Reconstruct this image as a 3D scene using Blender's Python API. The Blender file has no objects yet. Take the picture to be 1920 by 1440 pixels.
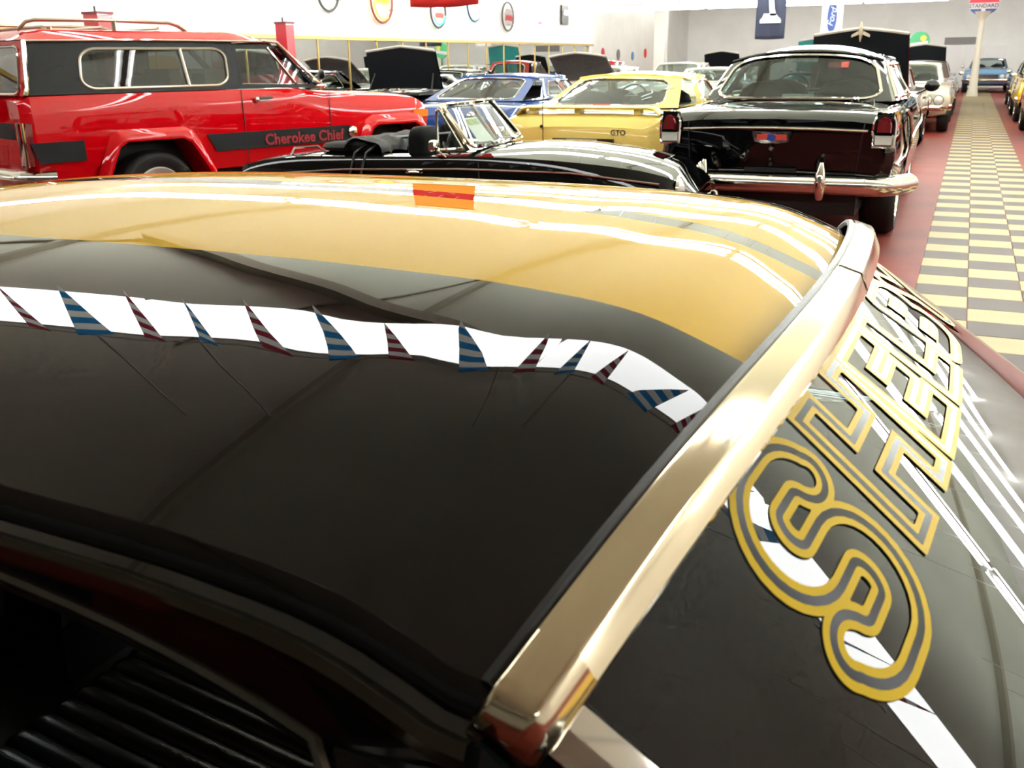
import bpy, bmesh, math, random
import numpy as np
from mathutils import Vector, Matrix
random.seed(7)
S = bpy.context.scene
COL = S.collection
R = math.radians

# ------------------------------------------------------------------ camera
CAM_H, FPX = 1.45, 1800.0
PITCH, ROLL, YAW = R(18.579), R(0.7605), R(24.7073)
def cam_axes():
    cp, sp, cr, sr = math.cos(PITCH), math.sin(PITCH), math.cos(ROLL), math.sin(ROLL)
    cy, sy = math.cos(YAW), math.sin(YAW)
    def c(r, f, u):
        up = u*cp + f*sp
        return (cr*r - sr*up, sr*r + cr*up, f*cp - u*sp)
    rows = [c(cy, -sy, 0), c(sy, cy, 0), c(0, 0, 1)]      # world X, Y, Z in camera (right, up, forward)
    return [Vector([rows[i][k] for i in range(3)]) for k in range(3)]
cr_, cu_, cf_ = cam_axes()
cd = bpy.data.cameras.new('camera')
cd.sensor_fit = 'HORIZONTAL'; cd.sensor_width = 36.0; cd.lens = FPX/1920*36.0
cd.clip_start = 0.02; cd.clip_end = 200
cam = bpy.data.objects.new('camera', cd); COL.objects.link(cam)
m = Matrix.Identity(4)
for i in range(3):
    m[i][0] = cr_[i]; m[i][1] = cu_[i]; m[i][2] = -cf_[i]
m[0][3], m[1][3], m[2][3] = 0, 0, CAM_H
cam.matrix_world = m
S.camera = cam
cd.dof.use_dof = True; cd.dof.focus_distance = 1.5; cd.dof.aperture_fstop = 16

# ------------------------------------------------------------------ world, exposure
w = bpy.data.worlds.new('world'); S.world = w; w.use_nodes = True
w.node_tree.nodes['Background'].inputs[0].default_value = (1.0, .95, .88, 1)
w.node_tree.nodes['Background'].inputs[1].default_value = .25
S.view_settings.view_transform = 'Standard'; S.view_settings.look = 'None'
S.view_settings.exposure = 0.0; S.view_settings.gamma = 1.0
S.view_settings.use_curve_mapping = False
S.cycles.use_denoising = True
S.cycles.max_bounces = 6; S.cycles.transparent_max_bounces = 8
S.cycles.glossy_bounces = 3; S.cycles.diffuse_bounces = 2
S.cycles.use_adaptive_sampling = True; S.cycles.adaptive_threshold = .09; S.cycles.adaptive_min_samples = 12
S.cycles.sample_clamp_indirect = 8.0
S.cycles.caustics_reflective = False; S.cycles.caustics_refractive = False
TUBE, ADDED_UP, PANEL = 27.0, 58.0, 11.0            # strength of the fluorescent tubes, and of an added pair that brightens the ceiling

# ------------------------------------------------------------------ materials
MATS = {}
def lin(c):
    return tuple(((x/255/12.92) if x/255 <= .04045 else ((x/255+.055)/1.055)**2.4) for x in c)
def mat(name, rgb=None, rough=.5, metal=0.0, coat=0.0, spec=.5, emit=0.0, noise=0.0, nscale=20.0, bump=0.0, bscale=200.0, aniso=None):
    if name in MATS: return MATS[name]
    M = bpy.data.materials.new(name); M.use_nodes = True
    nt = M.node_tree; b = nt.nodes['Principled BSDF']
    col = lin(rgb)+(1,)
    b.inputs['Base Color'].default_value = col
    b.inputs['Roughness'].default_value = rough; b.inputs['Metallic'].default_value = metal
    b.inputs['Coat Weight'].default_value = coat; b.inputs['Coat Roughness'].default_value = .015
    b.inputs['Specular IOR Level'].default_value = spec
    if emit:
        b.inputs['Emission Color'].default_value = col; b.inputs['Emission Strength'].default_value = emit
    if noise or bump:
        tc = nt.nodes.new('ShaderNodeTexCoord')
    if noise:
        n = nt.nodes.new('ShaderNodeTexNoise'); n.inputs['Scale'].default_value = nscale; n.inputs['Detail'].default_value = 5
        nt.links.new(tc.outputs['Object'], n.inputs['Vector'])
        rp = nt.nodes.new('ShaderNodeValToRGB')
        rp.color_ramp.elements[0].position = .3; rp.color_ramp.elements[1].position = .72
        rp.color_ramp.elements[0].color = tuple(x*(1-noise) for x in col[:3])+(1,)
        rp.color_ramp.elements[1].color = tuple(min(1, x*(1+noise*.6)) for x in col[:3])+(1,)
        nt.links.new(n.outputs['Fac'], rp.inputs['Fac']); nt.links.new(rp.outputs['Color'], b.inputs['Base Color'])
    if bump:
        n2 = nt.nodes.new('ShaderNodeTexNoise'); n2.inputs['Scale'].default_value = bscale; n2.inputs['Detail'].default_value = 3
        nt.links.new(tc.outputs['Object'], n2.inputs['Vector'])
        bp = nt.nodes.new('ShaderNodeBump'); bp.inputs['Strength'].default_value = bump; bp.inputs['Distance'].default_value = .002
        nt.links.new(n2.outputs['Fac'], bp.inputs['Height']); nt.links.new(bp.outputs['Normal'], b.inputs['Normal'])
    MATS[name] = M
    return M
def glass(name, tint=(.55, .62, .6), refl=1.0, base=.045):
    if name in MATS: return MATS[name]
    M = bpy.data.materials.new(name); M.use_nodes = True
    nt = M.node_tree; nt.nodes.clear()
    o = nt.nodes.new('ShaderNodeOutputMaterial'); mx = nt.nodes.new('ShaderNodeMixShader')
    t = nt.nodes.new('ShaderNodeBsdfTransparent'); g = nt.nodes.new('ShaderNodeBsdfGlossy')
    t.inputs[0].default_value = tint+(1,); g.inputs['Color'].default_value = (refl, refl, refl, 1); g.inputs['Roughness'].default_value = .01
    lw = nt.nodes.new('ShaderNodeLayerWeight'); lw.inputs['Blend'].default_value = .5
    p = nt.nodes.new('ShaderNodeMath'); p.operation = 'POWER'; p.inputs[1].default_value = 5
    a = nt.nodes.new('ShaderNodeMath'); a.operation = 'MULTIPLY_ADD'; a.inputs[1].default_value = 1-base; a.inputs[2].default_value = base
    nt.links.new(lw.outputs['Facing'], p.inputs[0]); nt.links.new(p.outputs[0], a.inputs[0])
    nt.links.new(a.outputs[0], mx.inputs[0]); nt.links.new(t.outputs[0], mx.inputs[1]); nt.links.new(g.outputs[0], mx.inputs[2])
    nt.links.new(mx.outputs[0], o.inputs[0]); MATS[name] = M
    return M
def translucent(name, rgb):
    M = mat(name, rgb, rough=.6); nt = M.node_tree; b = nt.nodes['Principled BSDF']; o = nt.nodes['Material Output']
    t = nt.nodes.new('ShaderNodeBsdfTranslucent'); t.inputs[0].default_value = lin(rgb)+(1,); mx = nt.nodes.new('ShaderNodeMixShader'); mx.inputs[0].default_value = .5
    nt.links.new(b.outputs[0], mx.inputs[1]); nt.links.new(t.outputs[0], mx.inputs[2]); nt.links.new(mx.outputs[0], o.inputs[0]); return M
def paint(name, rgb, rough=.22): return mat(name, rgb, rough=max(rough, .4), coat=1.0, spec=.0)
CHROME = mat('chrome', (222, 218, 208), rough=.05, metal=1)
STEEL = mat('brushed_steel', (232, 220, 188), rough=.11, metal=1)
RUBBER = mat('black_rubber', (18, 18, 18), rough=.45)
TIRE = mat('tyre_rubber', (22, 22, 22), rough=.6, bump=.2, bscale=60)
BLACK = paint('black_paint', (7, 8, 9), rough=.1)
DARKTRIM = mat('dark_interior', (16, 17, 18), rough=.6)
GLASS = glass('clear_glass', (.72, .78, .76))
TINT = glass('tinted_glass', (.30, .36, .36))
DARKGLASS = glass('dark_glass', (.10, .12, .13))
REDLENS = mat('red_lens', (110, 8, 16), rough=.1, coat=1)
WHITELENS = mat('white_lens', (215, 215, 205), rough=.15, coat=1)
AMBER = mat('amber_lens', (235, 120, 20), rough=.15, coat=1)

# ------------------------------------------------------------------ mesh helpers
def smooth_mesh(me, ang=38):
    for p in me.polygons: p.use_smooth = True
    try: me.set_sharp_from_angle(angle=R(ang))
    except Exception: pass
class MB:
    def __init__(s): s.v = []; s.f = []; s.m = []
    def add(s, vs, fs, mi=0):
        o = len(s.v); s.v += [tuple(float(c) for c in p) for p in vs]
        s.f += [tuple(i+o for i in f) for f in fs]; s.m += [mi]*len(fs); return s
    def grid(s, P, mi=0, cu=False, cv=False, flip=False, mfun=None):
        n, k = len(P), len(P[0]); fs = []; ms = []
        for i in range(n if cu else n-1):
            for j in range(k if cv else k-1):
                a, b, c, d = i*k+j, ((i+1) % n)*k+j, ((i+1) % n)*k+(j+1) % k, i*k+(j+1) % k
                fs.append((a, d, c, b) if flip else (a, b, c, d)); ms.append(mfun(i, j) if mfun else mi)
        o = len(s.m); s.add([p for r in P for p in r], fs, mi); s.m[o:] = ms; return s
    def box(s, c, d, rot=None, mi=0, taper=1.0):
        x, y, z = d[0]/2, d[1]/2, d[2]/2; vs = []
        for sz in (-1, 1):
            k = taper if sz > 0 else 1
            for sx, sy in ((-1, -1), (1, -1), (1, 1), (-1, 1)): vs.append(Vector((sx*x*k, sy*y*k, sz*z)))
        if rot is not None: vs = [rot @ p for p in vs]
        vs = [p+Vector(c) for p in vs]
        return s.add(vs, [(3, 2, 1, 0), (4, 5, 6, 7), (0, 1, 5, 4), (1, 2, 6, 5), (2, 3, 7, 6), (3, 0, 4, 7)], mi)
    def tube(s, path, r, n=8, closed=False, mi=0, flat=None):
        P = [Vector(p) for p in path]; k = len(P); rows = []; up = None
        for i in range(k):
            a = P[(i-1) % k] if (closed or i > 0) else P[i]; b = P[(i+1) % k] if (closed or i < k-1) else P[i]
            t = (b-a).normalized()
            if up is None: up = Vector((0, 0, 1)) if abs(t.z) < .9 else Vector((1, 0, 0))
            sx = t.cross(up)
            if sx.length < 1e-6: sx = t.cross(Vector((0, 1, 0)))
            sx.normalize(); up = sx.cross(t).normalized()
            rr = r[i] if isinstance(r, (list, tuple)) else r
            fl = flat or 1.0
            rows.append([P[i]+sx*math.cos(q)*rr+up*math.sin(q)*rr*fl for q in [2*math.pi*j/n for j in range(n)]])
        s.grid(rows, mi, cu=closed, cv=True, flip=True)
        if not closed:
            o = len(s.v)-k*n
            s.f.append(tuple(o+j for j in range(n))); s.f.append(tuple(o+(k-1)*n+j for j in reversed(range(n)))); s.m += [mi, mi]
        return s
    def lathe(s, prof, c, axis='y', n=24, mi=0, mfun=None):
        rows = []
        for (r, h) in prof:
            row = []
            for j in range(n):
                q = 2*math.pi*j/n; a, b = r*math.cos(q), r*math.sin(q)
                row.append({'y': (c[0]+a, c[1]+h, c[2]+b), 'z': (c[0]+a, c[1]+b, c[2]+h), 'x': (c[0]+h, c[1]+a, c[2]+b)}[axis])
            rows.append(row)
        return s.grid(rows, mi, cv=True, flip=(axis != 'y'), mfun=mfun)
    def prism(s, poly, f0, f1, mi=0):
        n = len(poly); a = [f0(*p) for p in poly]; b = [f1(*p) for p in poly]
        fs = [tuple(reversed(range(n))), tuple(range(n, 2*n))]+[(i, (i+1) % n, n+(i+1) % n, n+i) for i in range(n)]
        return s.add(a+b, fs, mi)
    def ball(s, c, r, n=12, mi=0):
        rows = []
        for i in range(n//2+1):
            q = math.pi*i/(n//2)
            rows.append([(c[0]+r[0]*math.sin(q)*math.cos(2*math.pi*j/n), c[1]+r[1]*math.sin(q)*math.sin(2*math.pi*j/n), c[2]+r[2]*math.cos(q)) for j in range(n)])
        return s.grid(rows, mi, cv=True)
    def sball(s, c, r, e=.45, n=16, mi=0):
        q_ = lambda t: math.copysign(abs(t)**e, t); rows = []
        for i in range(n//2+1):
            q = math.pi*i/(n//2)
            rows.append([(c[0]+r[0]*q_(math.sin(q))*q_(math.cos(2*math.pi*j/n)), c[1]+r[1]*q_(math.sin(q))*q_(math.sin(2*math.pi*j/n)), c[2]+r[2]*q_(math.cos(q))) for j in range(n)])
        return s.grid(rows, mi, cv=True)
    def mesh(s, name, mats, ang=38, flat=False, fix=True):
        me = bpy.data.meshes.new(name); me.from_pydata(s.v, [], s.f); me.validate()
        for q in (mats if isinstance(mats, (list, tuple)) else [mats]): me.materials.append(q)
        if len(me.polygons) == len(s.m): me.polygons.foreach_set('material_index', s.m)
        if fix:
            bm = bmesh.new(); bm.from_mesh(me); bmesh.ops.remove_doubles(bm, verts=bm.verts, dist=1e-6)
            bmesh.ops.recalc_face_normals(bm, faces=bm.faces); bm.to_mesh(me); bm.free()
        if not flat: smooth_mesh(me, ang)
        return me
    def build(s, name, mats, parent=None, ang=38, flat=False, fix=True):
        return link(name, s.mesh(name, mats, ang, flat, fix), parent)
def link(name, me, parent=None):
    o = bpy.data.objects.new(name, me); COL.objects.link(o)
    if parent is not None: o.parent = parent
    return o
def empty(name, loc=(0, 0, 0), rz=0.0, label=None, cat=None, group=None):
    o = bpy.data.objects.new(name, None); COL.objects.link(o); o.location = loc; o.rotation_euler = (0, 0, rz)
    o.empty_display_size = .1
    return tag(o, label, cat, group) if label else o
def tag(o, label=None, cat=None, group=None, kind=None):
    if label: o['label'] = label
    if cat: o['category'] = cat
    if group: o['group'] = group
    if kind: o['kind'] = kind
    return o
def copy_tree(o, parent=None):
    c = o.copy(); COL.objects.link(c); c.parent = parent
    for ch in list(o.children): copy_tree(ch, c)
    return c
def boolean(o, cutters, op='DIFFERENCE'):
    for cme in cutters:
        c = bpy.data.objects.new('cut', cme); COL.objects.link(c)
        c.parent = None
        par = o.parent; o.parent = None
        mw = o.matrix_basis.copy(); o.matrix_basis = Matrix.Identity(4)
        md = o.modifiers.new('b', 'BOOLEAN'); md.object = c; md.operation = op; md.solver = 'EXACT'
        bpy.context.view_layer.update()
        ev = o.evaluated_get(bpy.context.evaluated_depsgraph_get())
        me = bpy.data.meshes.new_from_object(ev)
        o.modifiers.clear(); old = o.data; o.data = me; o.matrix_basis = mw; o.parent = par
        bpy.data.objects.remove(c); bpy.data.meshes.remove(old)
    smooth_mesh(o.data, 35)
def text_mesh(txt, size, mt, bold=0.0, extrude=.002, shear=0.0, name='lettering', align='CENTER'):
    cu = bpy.data.curves.new('t', 'FONT'); cu.body = txt; cu.size = size; cu.extrude = extrude; cu.offset = bold
    cu.align_x = align; cu.align_y = 'CENTER'; cu.shear = shear; cu.resolution_u = 3
    o = bpy.data.objects.new('t', cu); COL.objects.link(o); bpy.context.view_layer.update()
    me = bpy.data.meshes.new_from_object(o.evaluated_get(bpy.context.evaluated_depsgraph_get()))
    bpy.data.objects.remove(o); bpy.data.curves.remove(cu); me.materials.clear(); me.materials.append(mt); me.name = name
    return me
def xform(me, M): me.transform(M); return me
def cubic(x, xs, ys):
    xs = np.asarray(xs, float); ys = np.asarray(ys, float); mm = np.gradient(ys, xs)
    x = np.clip(x, xs[0], xs[-1]); i = np.clip(np.searchsorted(xs, x)-1, 0, len(xs)-2)
    h = xs[i+1]-xs[i]; t = (x-xs[i])/h
    return (2*t**3-3*t**2+1)*ys[i]+(t**3-2*t**2+t)*h*mm[i]+(-2*t**3+3*t**2)*ys[i+1]+(t**3-t**2)*h*mm[i+1]

def pchip(x, xs, ys):
    xs = np.asarray(xs, float); ys = np.asarray(ys, float); h = np.diff(xs); d = np.diff(ys)/h; mm = np.zeros(len(xs))
    mm[0], mm[-1] = d[0], d[-1]
    for i in range(1, len(xs)-1):
        if d[i-1]*d[i] > 0:
            w1, w2 = 2*h[i]+h[i-1], h[i]+2*h[i-1]; mm[i] = (w1+w2)/(w1/d[i-1]+w2/d[i])
    x = np.clip(x, xs[0], xs[-1]); i = np.clip(np.searchsorted(xs, x)-1, 0, len(xs)-2); t = (x-xs[i])/h[i]
    return (2*t**3-3*t**2+1)*ys[i]+(t**3-2*t**2+t)*h[i]*mm[i]+(-2*t**3+3*t**2)*ys[i+1]+(t**3-t**2)*h[i]*mm[i+1]
# ------------------------------------------------------------------ the hall
CEIL, XL, XR, YB, YF = 4.5, -11.0, 9.0, -6.0, 52.0
XL2, YSTEP = -13.6, 30.4
WALL = mat('white_wall', (240, 236, 230), rough=.7, noise=.05, nscale=1.2, bump=.15, bscale=40)
CEILM = mat('ceiling_white', (222, 226, 206), rough=.85, noise=.08, nscale=.7)
REDFLOOR = mat('red_floor', (124, 54, 46), rough=.5, noise=.22, nscale=2.2, spec=.1)
BRASS = mat('brass', (178, 150, 84), rough=.3, metal=.85)
MIRROR = mat('mirror', (225, 228, 226), rough=.004, metal=1)
def struct(name, mb, m_, parent=None, **k):
    o = mb.build(name, m_, parent, **k)
    if parent is None: o['kind'] = 'structure'
    return o
fl = struct('floor', MB().box(((XL2+XR)/2-.5, (YB+YF)/2, -.05), (XR-XL2+2, YF-YB+1, .1)), REDFLOOR)
struct('ceiling', MB().box(((XL2+XR)/2-.5, (YB+YF)/2, CEIL+.05), (XR-XL2+2, YF-YB+1, .1)), CEILM)
struct('wall_right', MB().box((XR+.1, (YB+YF)/2, CEIL/2), (.2, YF-YB, CEIL)), WALL)
struct('wall_rear', MB().box(((XL2+XR)/2, YB-.1, CEIL/2), (XR-XL2, .2, CEIL)), mat('grey_wall', (112, 108, 100), rough=.8))
struct('wall_far', MB().box(((XL2+XR)/2, YF+.1, CEIL/2), (XR-XL2+.4, .2, CEIL)), WALL)
struct('wall_left', MB().box((XL-.1, (YB+YSTEP)/2, (1.93+CEIL)/2), (.2, YSTEP-YB, CEIL-1.93)).box((XL-.1, (YB+YSTEP)/2, .15), (.2, YSTEP-YB, .3)), WALL)
struct('wall_left_far', MB().box((XL2-.1, (YSTEP+YF)/2, CEIL/2), (.2, YF-YSTEP, CEIL)).box(((XL+XL2)/2-.1, YSTEP, CEIL/2), (XL-XL2-.01, .2, CEIL)), WALL)
# mirror panels between brass strips
mf = empty('mirror_wall', (XL, 0, 0), 0, 'long row of tall mirror panels with brass strips on the left wall', 'mirror')
yy = YB+.2; k = 0; pw = 1.02
panel = MB().box((-.06, pw/2, 1.10), (.02, pw-.02, 1.6)).mesh('mirror_panel', MIRROR, flat=True)
strip = MB().box((-.043, 0, 1.10), (.016, .024, 1.6)).mesh('mullion', BRASS, flat=True)
n = int((YSTEP-.3-yy)/pw)
for i in range(n+1):
    o = link('mullion', strip, mf); o.location = (0, yy+i*pw, 0)
    if i < n: o = link('mirror_panel', panel, mf); o.location = (0, yy+i*pw, 0)
MB().box((.0, (YB+YSTEP)/2, 1.905), (.1, YSTEP-YB-.2, .055)).build('top_rail', BRASS, mf, flat=True)
# checkered tile aisle
CREAM = mat('cream_tile', (186, 165, 122), rough=.48, noise=.08, nscale=3, spec=.1)
DTILE = mat('dark_tile', (76, 62, 57), rough=.48, noise=.12, nscale=4, spec=.1)
T = .314; X0 = -.165
tm = {}
for q, mm_ in ((0, CREAM), (1, DTILE)):
    b = MB(); e = T/2-.0015
    b.add([(-e, -e, 0), (e, -e, 0), (e, e, 0), (-e, e, 0), (-e+.003, -e+.003, .004), (e-.003, -e+.003, .004), (e-.003, e-.003, .004), (-e+.003, e-.003, .004)],
          [(4, 5, 6, 7), (0, 1, 5, 4), (1, 2, 6, 5), (2, 3, 7, 6), (3, 0, 4, 7)])
    tm[q] = b.mesh('tile', mm_, flat=True)
far = MB()
for r in range(-15, 146):
    y = 5.0+(r+.5)*T
    for c in range(3):
        x = X0+(c+.5)*T; q = (r+c) % 2
        if -2 <= r < 98:
            o = link('tile', tm[q], fl); o.location = (x, y+random.uniform(-.002, .002), 0)
        else:
            e = T/2-.0015; far.add([(x-e, y-e, .004), (x+e, y-e, .004), (x+e, y+e, .004), (x-e, y+e, .004)], [(0, 1, 2, 3)], q)
ft = far.build('tiles', [CREAM, DTILE], fl, flat=True, fix=False); ft['kind'] = 'stuff'
# ceiling beams
BEAM = mat('beam_paint', (176, 170, 148), rough=.8)
for i, x in enumerate((-8.2, -3.0, 2.2, 7.0)):
    o = struct('trim_%d' % (i+1), MB().box((x, (YB+YF)/2, CEIL-.05), (.09, YF-YB, .10)), BEAM, flat=True)
for i, y in enumerate((16.6, 28.0, 40.0)):
    struct('trim_%d' % (i+5), MB().box(((XL2+XR)/2, y, CEIL-.06), (XR-XL2, .10, .12)), BEAM, flat=True)

for i, (p0, p1, w_, h_) in enumerate((((-7.4, 6.72), (-1.7, 4.0), .17, .20), ((-4.55, 3.6), (-3.0, 6.6), .03, .03), ((-7.4, 6.72), (-10.9, 5.3), .05, .05))):
    d_ = Vector((p1[0]-p0[0], p1[1]-p0[1])); struct('trim_%d' % (i+8), MB().box(((p0[0]+p1[0])/2, (p0[1]+p1[1])/2, CEIL-h_/2), (d_.length, w_, h_), Matrix.Rotation(math.atan2(d_.y, d_.x), 3, 'Z')), BEAM, flat=True)

# ------------------------------------------------------------------ fluorescent fixtures
TUBEM = mat('lamp_tube', (248, 252, 250), rough=.5, emit=TUBE)
ADDED_UPM = mat('added_uplight', (248, 252, 250), rough=.5, emit=ADDED_UP)
HOUS = mat('lamp_housing', (235, 232, 225), rough=.4)
LZ = 3.05
tb = MB().tube([(-1.19, 0, 0), (1.19, 0, 0)], .024, 8).mesh('tube', TUBEM)
tb_added = MB().tube([(-1.19, 0, 0), (1.19, 0, 0)], .024, 8).mesh('tube', ADDED_UPM)  # added upward tubes, hidden above the housing, to brighten the ceiling
def fixture(hood):
    fx = empty('ceiling_light', (0, 0, LZ), 0); hb = MB()
    if hood: hb.prism([(-.205, .05), (-.205, .066), (.205, .066), (.205, .05)], lambda a, b: (-1.245, a, b), lambda a, b: (1.245, a, b))
    else: hb.prism([(-.045, .0), (-.14, .085), (.14, .085), (.045, .0)], lambda a, b: (-1.22, a, b), lambda a, b: (1.22, a, b))
    hb.tube([(-.9, 0, .08), (-.9, 0, CEIL-LZ)], .008, 6).tube([(.9, 0, .08), (.9, 0, CEIL-LZ)], .008, 6)
    hb.build('housing', HOUS, fx, flat=True)
    if hood:
        hb = MB().prism([(-.20, .05), (-.20, .0), (-.09, -.04), (.09, -.04), (.20, .0), (.20, .05)], lambda a, b: (-1.225, a, b), lambda a, b: (1.225, a, b))
        hb.build('diffuser', mat('lamp_diffuser', (250, 252, 250), rough=.5, emit=PANEL), fx)
    for sy in (() if hood else (-.11, .11)):
        o = link('tube', tb, fx); o.location = (0, sy, .01)
        if not hood: o = link('tube', tb_added, fx); o.location = (0, sy*.7, .115)
    return fx
FX = [fixture(False), fixture(True)]; used = [False, False]
rows = [-1.7, 2.56, 7.1, 10.2, 13.6, 17.2, 21.0, 25.0, 29.4, 34.0, 39.2, 45.0]  # rearmost pair is out of view, added to light lettering and chrome
xs = [-9.6, -7.1, -4.6, -2.1, .4, 2.9, 5.4, 7.7]  # last column is added out of view to brighten the right wall
ordn = ['added rearmost', 'first', 'second', 'third', 'fourth', 'fifth', 'sixth', 'seventh', 'eighth', 'ninth', 'tenth', 'eleventh', 'twelfth', 'thirteenth']
for ri, y in enumerate(rows):
    for ci, x in enumerate([4.0, 6.5] if y < 0 else xs if y < 33 else [-12.1]+xs):  # far rows get an added leftmost fixture to brighten the left wall
        x += ((ri+1) % 2)*.35 if ri else 0; h = 1 if ri < 2 else 0
        if y > 28 and abs(x-.2) < 1.6: continue
        o = copy_tree(FX[h]) if used[h] else FX[h]; used[h] = True
        o.location = (x, y, LZ+(.62 if y > 36 else 0))
        if y > 36:
            for c_ in o.children:
                if c_.name.startswith('housing'): c_.scale.z = .72
        tag(o, ('%s ceiling light, %s row from the camera, %s from the mirror wall' % ('wide panel' if ri < 2 else 'twin tube', ordn[ri], ordn[ci+1])), 'ceiling light', 'rows of ceiling tube lights')
# ------------------------------------------------------------------ foreground coupe (black with yellow stripes), parked across the aisle
YC, HX = .932, -.110
YEL = mat('yellow_stripe', (246, 198, 64), rough=.45, coat=.8, spec=.0)
coupe = empty('striped_coupe', (HX, YC, 0), math.pi, 'glossy black coupe with broad yellow roof stripes and chrome edged rear window, nearest', 'car')
# local: +x = towards the nose (s), +y = left (towards camera) (v), z up
SS = [0, .07, .175, .3, .45, .65, .85, 1.0, 1.15, 1.35, 1.5]
ZZ = [1.2555, 1.283, 1.3005, 1.309, 1.3145, 1.317, 1.314, 1.305, 1.288, 1.25, 1.215]
def roofz(s, v):
    bw = .065*(abs(v)/.6)**2.2; s = s-bw*min(1, max(0, 1-(s-bw)/.4))
    s = max(s, 0)
    zc = cubic(s, SS, ZZ); D = cubic(s, [0, .3, 1.5], [.075, .084, .084]); p = cubic(s, [0, .15, .4, 1.5], [3.3, 2.6, 2.1, 2.1])
    return zc-D*(abs(v)/.6)**p
def bow(v): return .065*(abs(v)/.6)**2.2
RF = 1.42
vs = sorted(set([round(x, 4) for x in list(np.linspace(-.6, .6, 61))]+[-.282, -.019, .019, .282]))
us = [i/70 for i in range(71)]
def vmat(v): return 1 if .019 < abs(v) < .282 else 0
P = []
for u in us:
    row = []
    for v in vs:
        s0 = bow(v)-.018; s = s0+(RF-s0-.10*(v/.6)**2)*(u**1.25)
        row.append((s, v, roofz(max(s, bow(v)), v)+min(s-bow(v), 0)*.55))
    P.append(row)
b = MB().grid(P, mfun=lambda i, j: vmat((vs[j]+vs[j+1])/2))
b.build('roof', [BLACK, YEL], coupe, ang=60)
# roof edge, drip rail and the side frame above the door glass
for sgn in (1, -1):
    prof_n = 9; rows = []
    for i in range(61):
        s = bow(.6)-.012+(RF-.10-bow(.6)+.012)*i/60
        z0 = roofz(s, .6)
        fr = 1 if s > .2 else max(0, (s-.065)/.135)
        drop = .006+.034*(1-min(1, max(0, (s-.10)/.28)))**1.5
        pr = [(0, 0), (.006, -.006), (.010, -.016), (.018, -.018), (.024, -.012), (.030, -.010), (.033, -.016), (.031, -.026), (.029, -.026-drop), (.015, -.032-drop), (-.03, -.030-drop)]
        rows.append([(s, sgn*(.6+a), z0+c) for a, c in pr])
    b = MB().grid(rows, mfun=lambda i, j: 1 if j in (4, 5, 6) else 0); b.f.append(tuple(range(11))); b.m.append(0)
    b.build('roof_rail', [BLACK, mat('rail_trim', (92, 86, 74), rough=.22, metal=1)], coupe)
    # weatherstrip and thin bright reveal under the rail
    pth = []; pth2 = []
    for i in range(41):
        s = .135+(RF-.12-.135)*i/40; z0 = roofz(s, .6); drop = .006+.034*(1-min(1, max(0, (s-.10)/.28)))**1.5
        pth.append((s, sgn*.622, z0-.034-drop)); pth2.append((s, sgn*.628, z0-.028-drop))
    ex = [(.125-.04*t-.05*math.sin(math.pi*t), .628+.165*t**.9, 1.148-.235*t) for t in (.12, .25, .4, .6, .8, 1.0)]
    pth = [(x, sgn*(y-.008), z-.004) for x, y, z in reversed(ex)]+pth; pth2 = [(x, sgn*(y+.002), z) for x, y, z in reversed(ex)]+pth2
    MB().tube(pth, .007, 8).build('weatherstrip', RUBBER, coupe)
    MB().tube(pth2, .0045, 8).build('reveal_molding', mat('dull_chrome', (120, 118, 110), rough=.2, metal=1), coupe)
# rear glass
TH = R(34)
def G(a, v):
    q = abs(v)/.6
    x = .025-.065*q**2.2*(1-.25*a)+a*math.cos(TH)
    z = 1.2555-.075*q**3.3*(1-.3*a)-.022-a*math.sin(TH)-.06*a*a
    return (-x, v, z)
NA, NV = 40, 72
def Goff(a, v, h):
    e = .002; p = np.array(G(a, v)); da = np.array(G(a+e, v))-p; dv = np.array(G(a, v+e))-p
    n_ = np.cross(da, dv); n_ /= np.linalg.norm(n_)
    if n_[2] < 0: n_ = -n_
    return tuple(p+n_*h)
rg = MB().grid([[G(-.02+.72*i/NA, -.595+1.19*j/NV) for j in range(NV+1)] for i in range(NA+1)]).build('rear_window', glass('rear_glass', (.12, .15, .15), base=.085), coupe, ang=80)
# frit / rubber band under the chrome
MB().grid([[Goff(a, -.597+1.194*j/NV, .0012) for j in range(NV+1)] for a in (-.012, -.004, .004, .011)]).build('window_gasket', RUBBER, coupe, ang=80)
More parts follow.
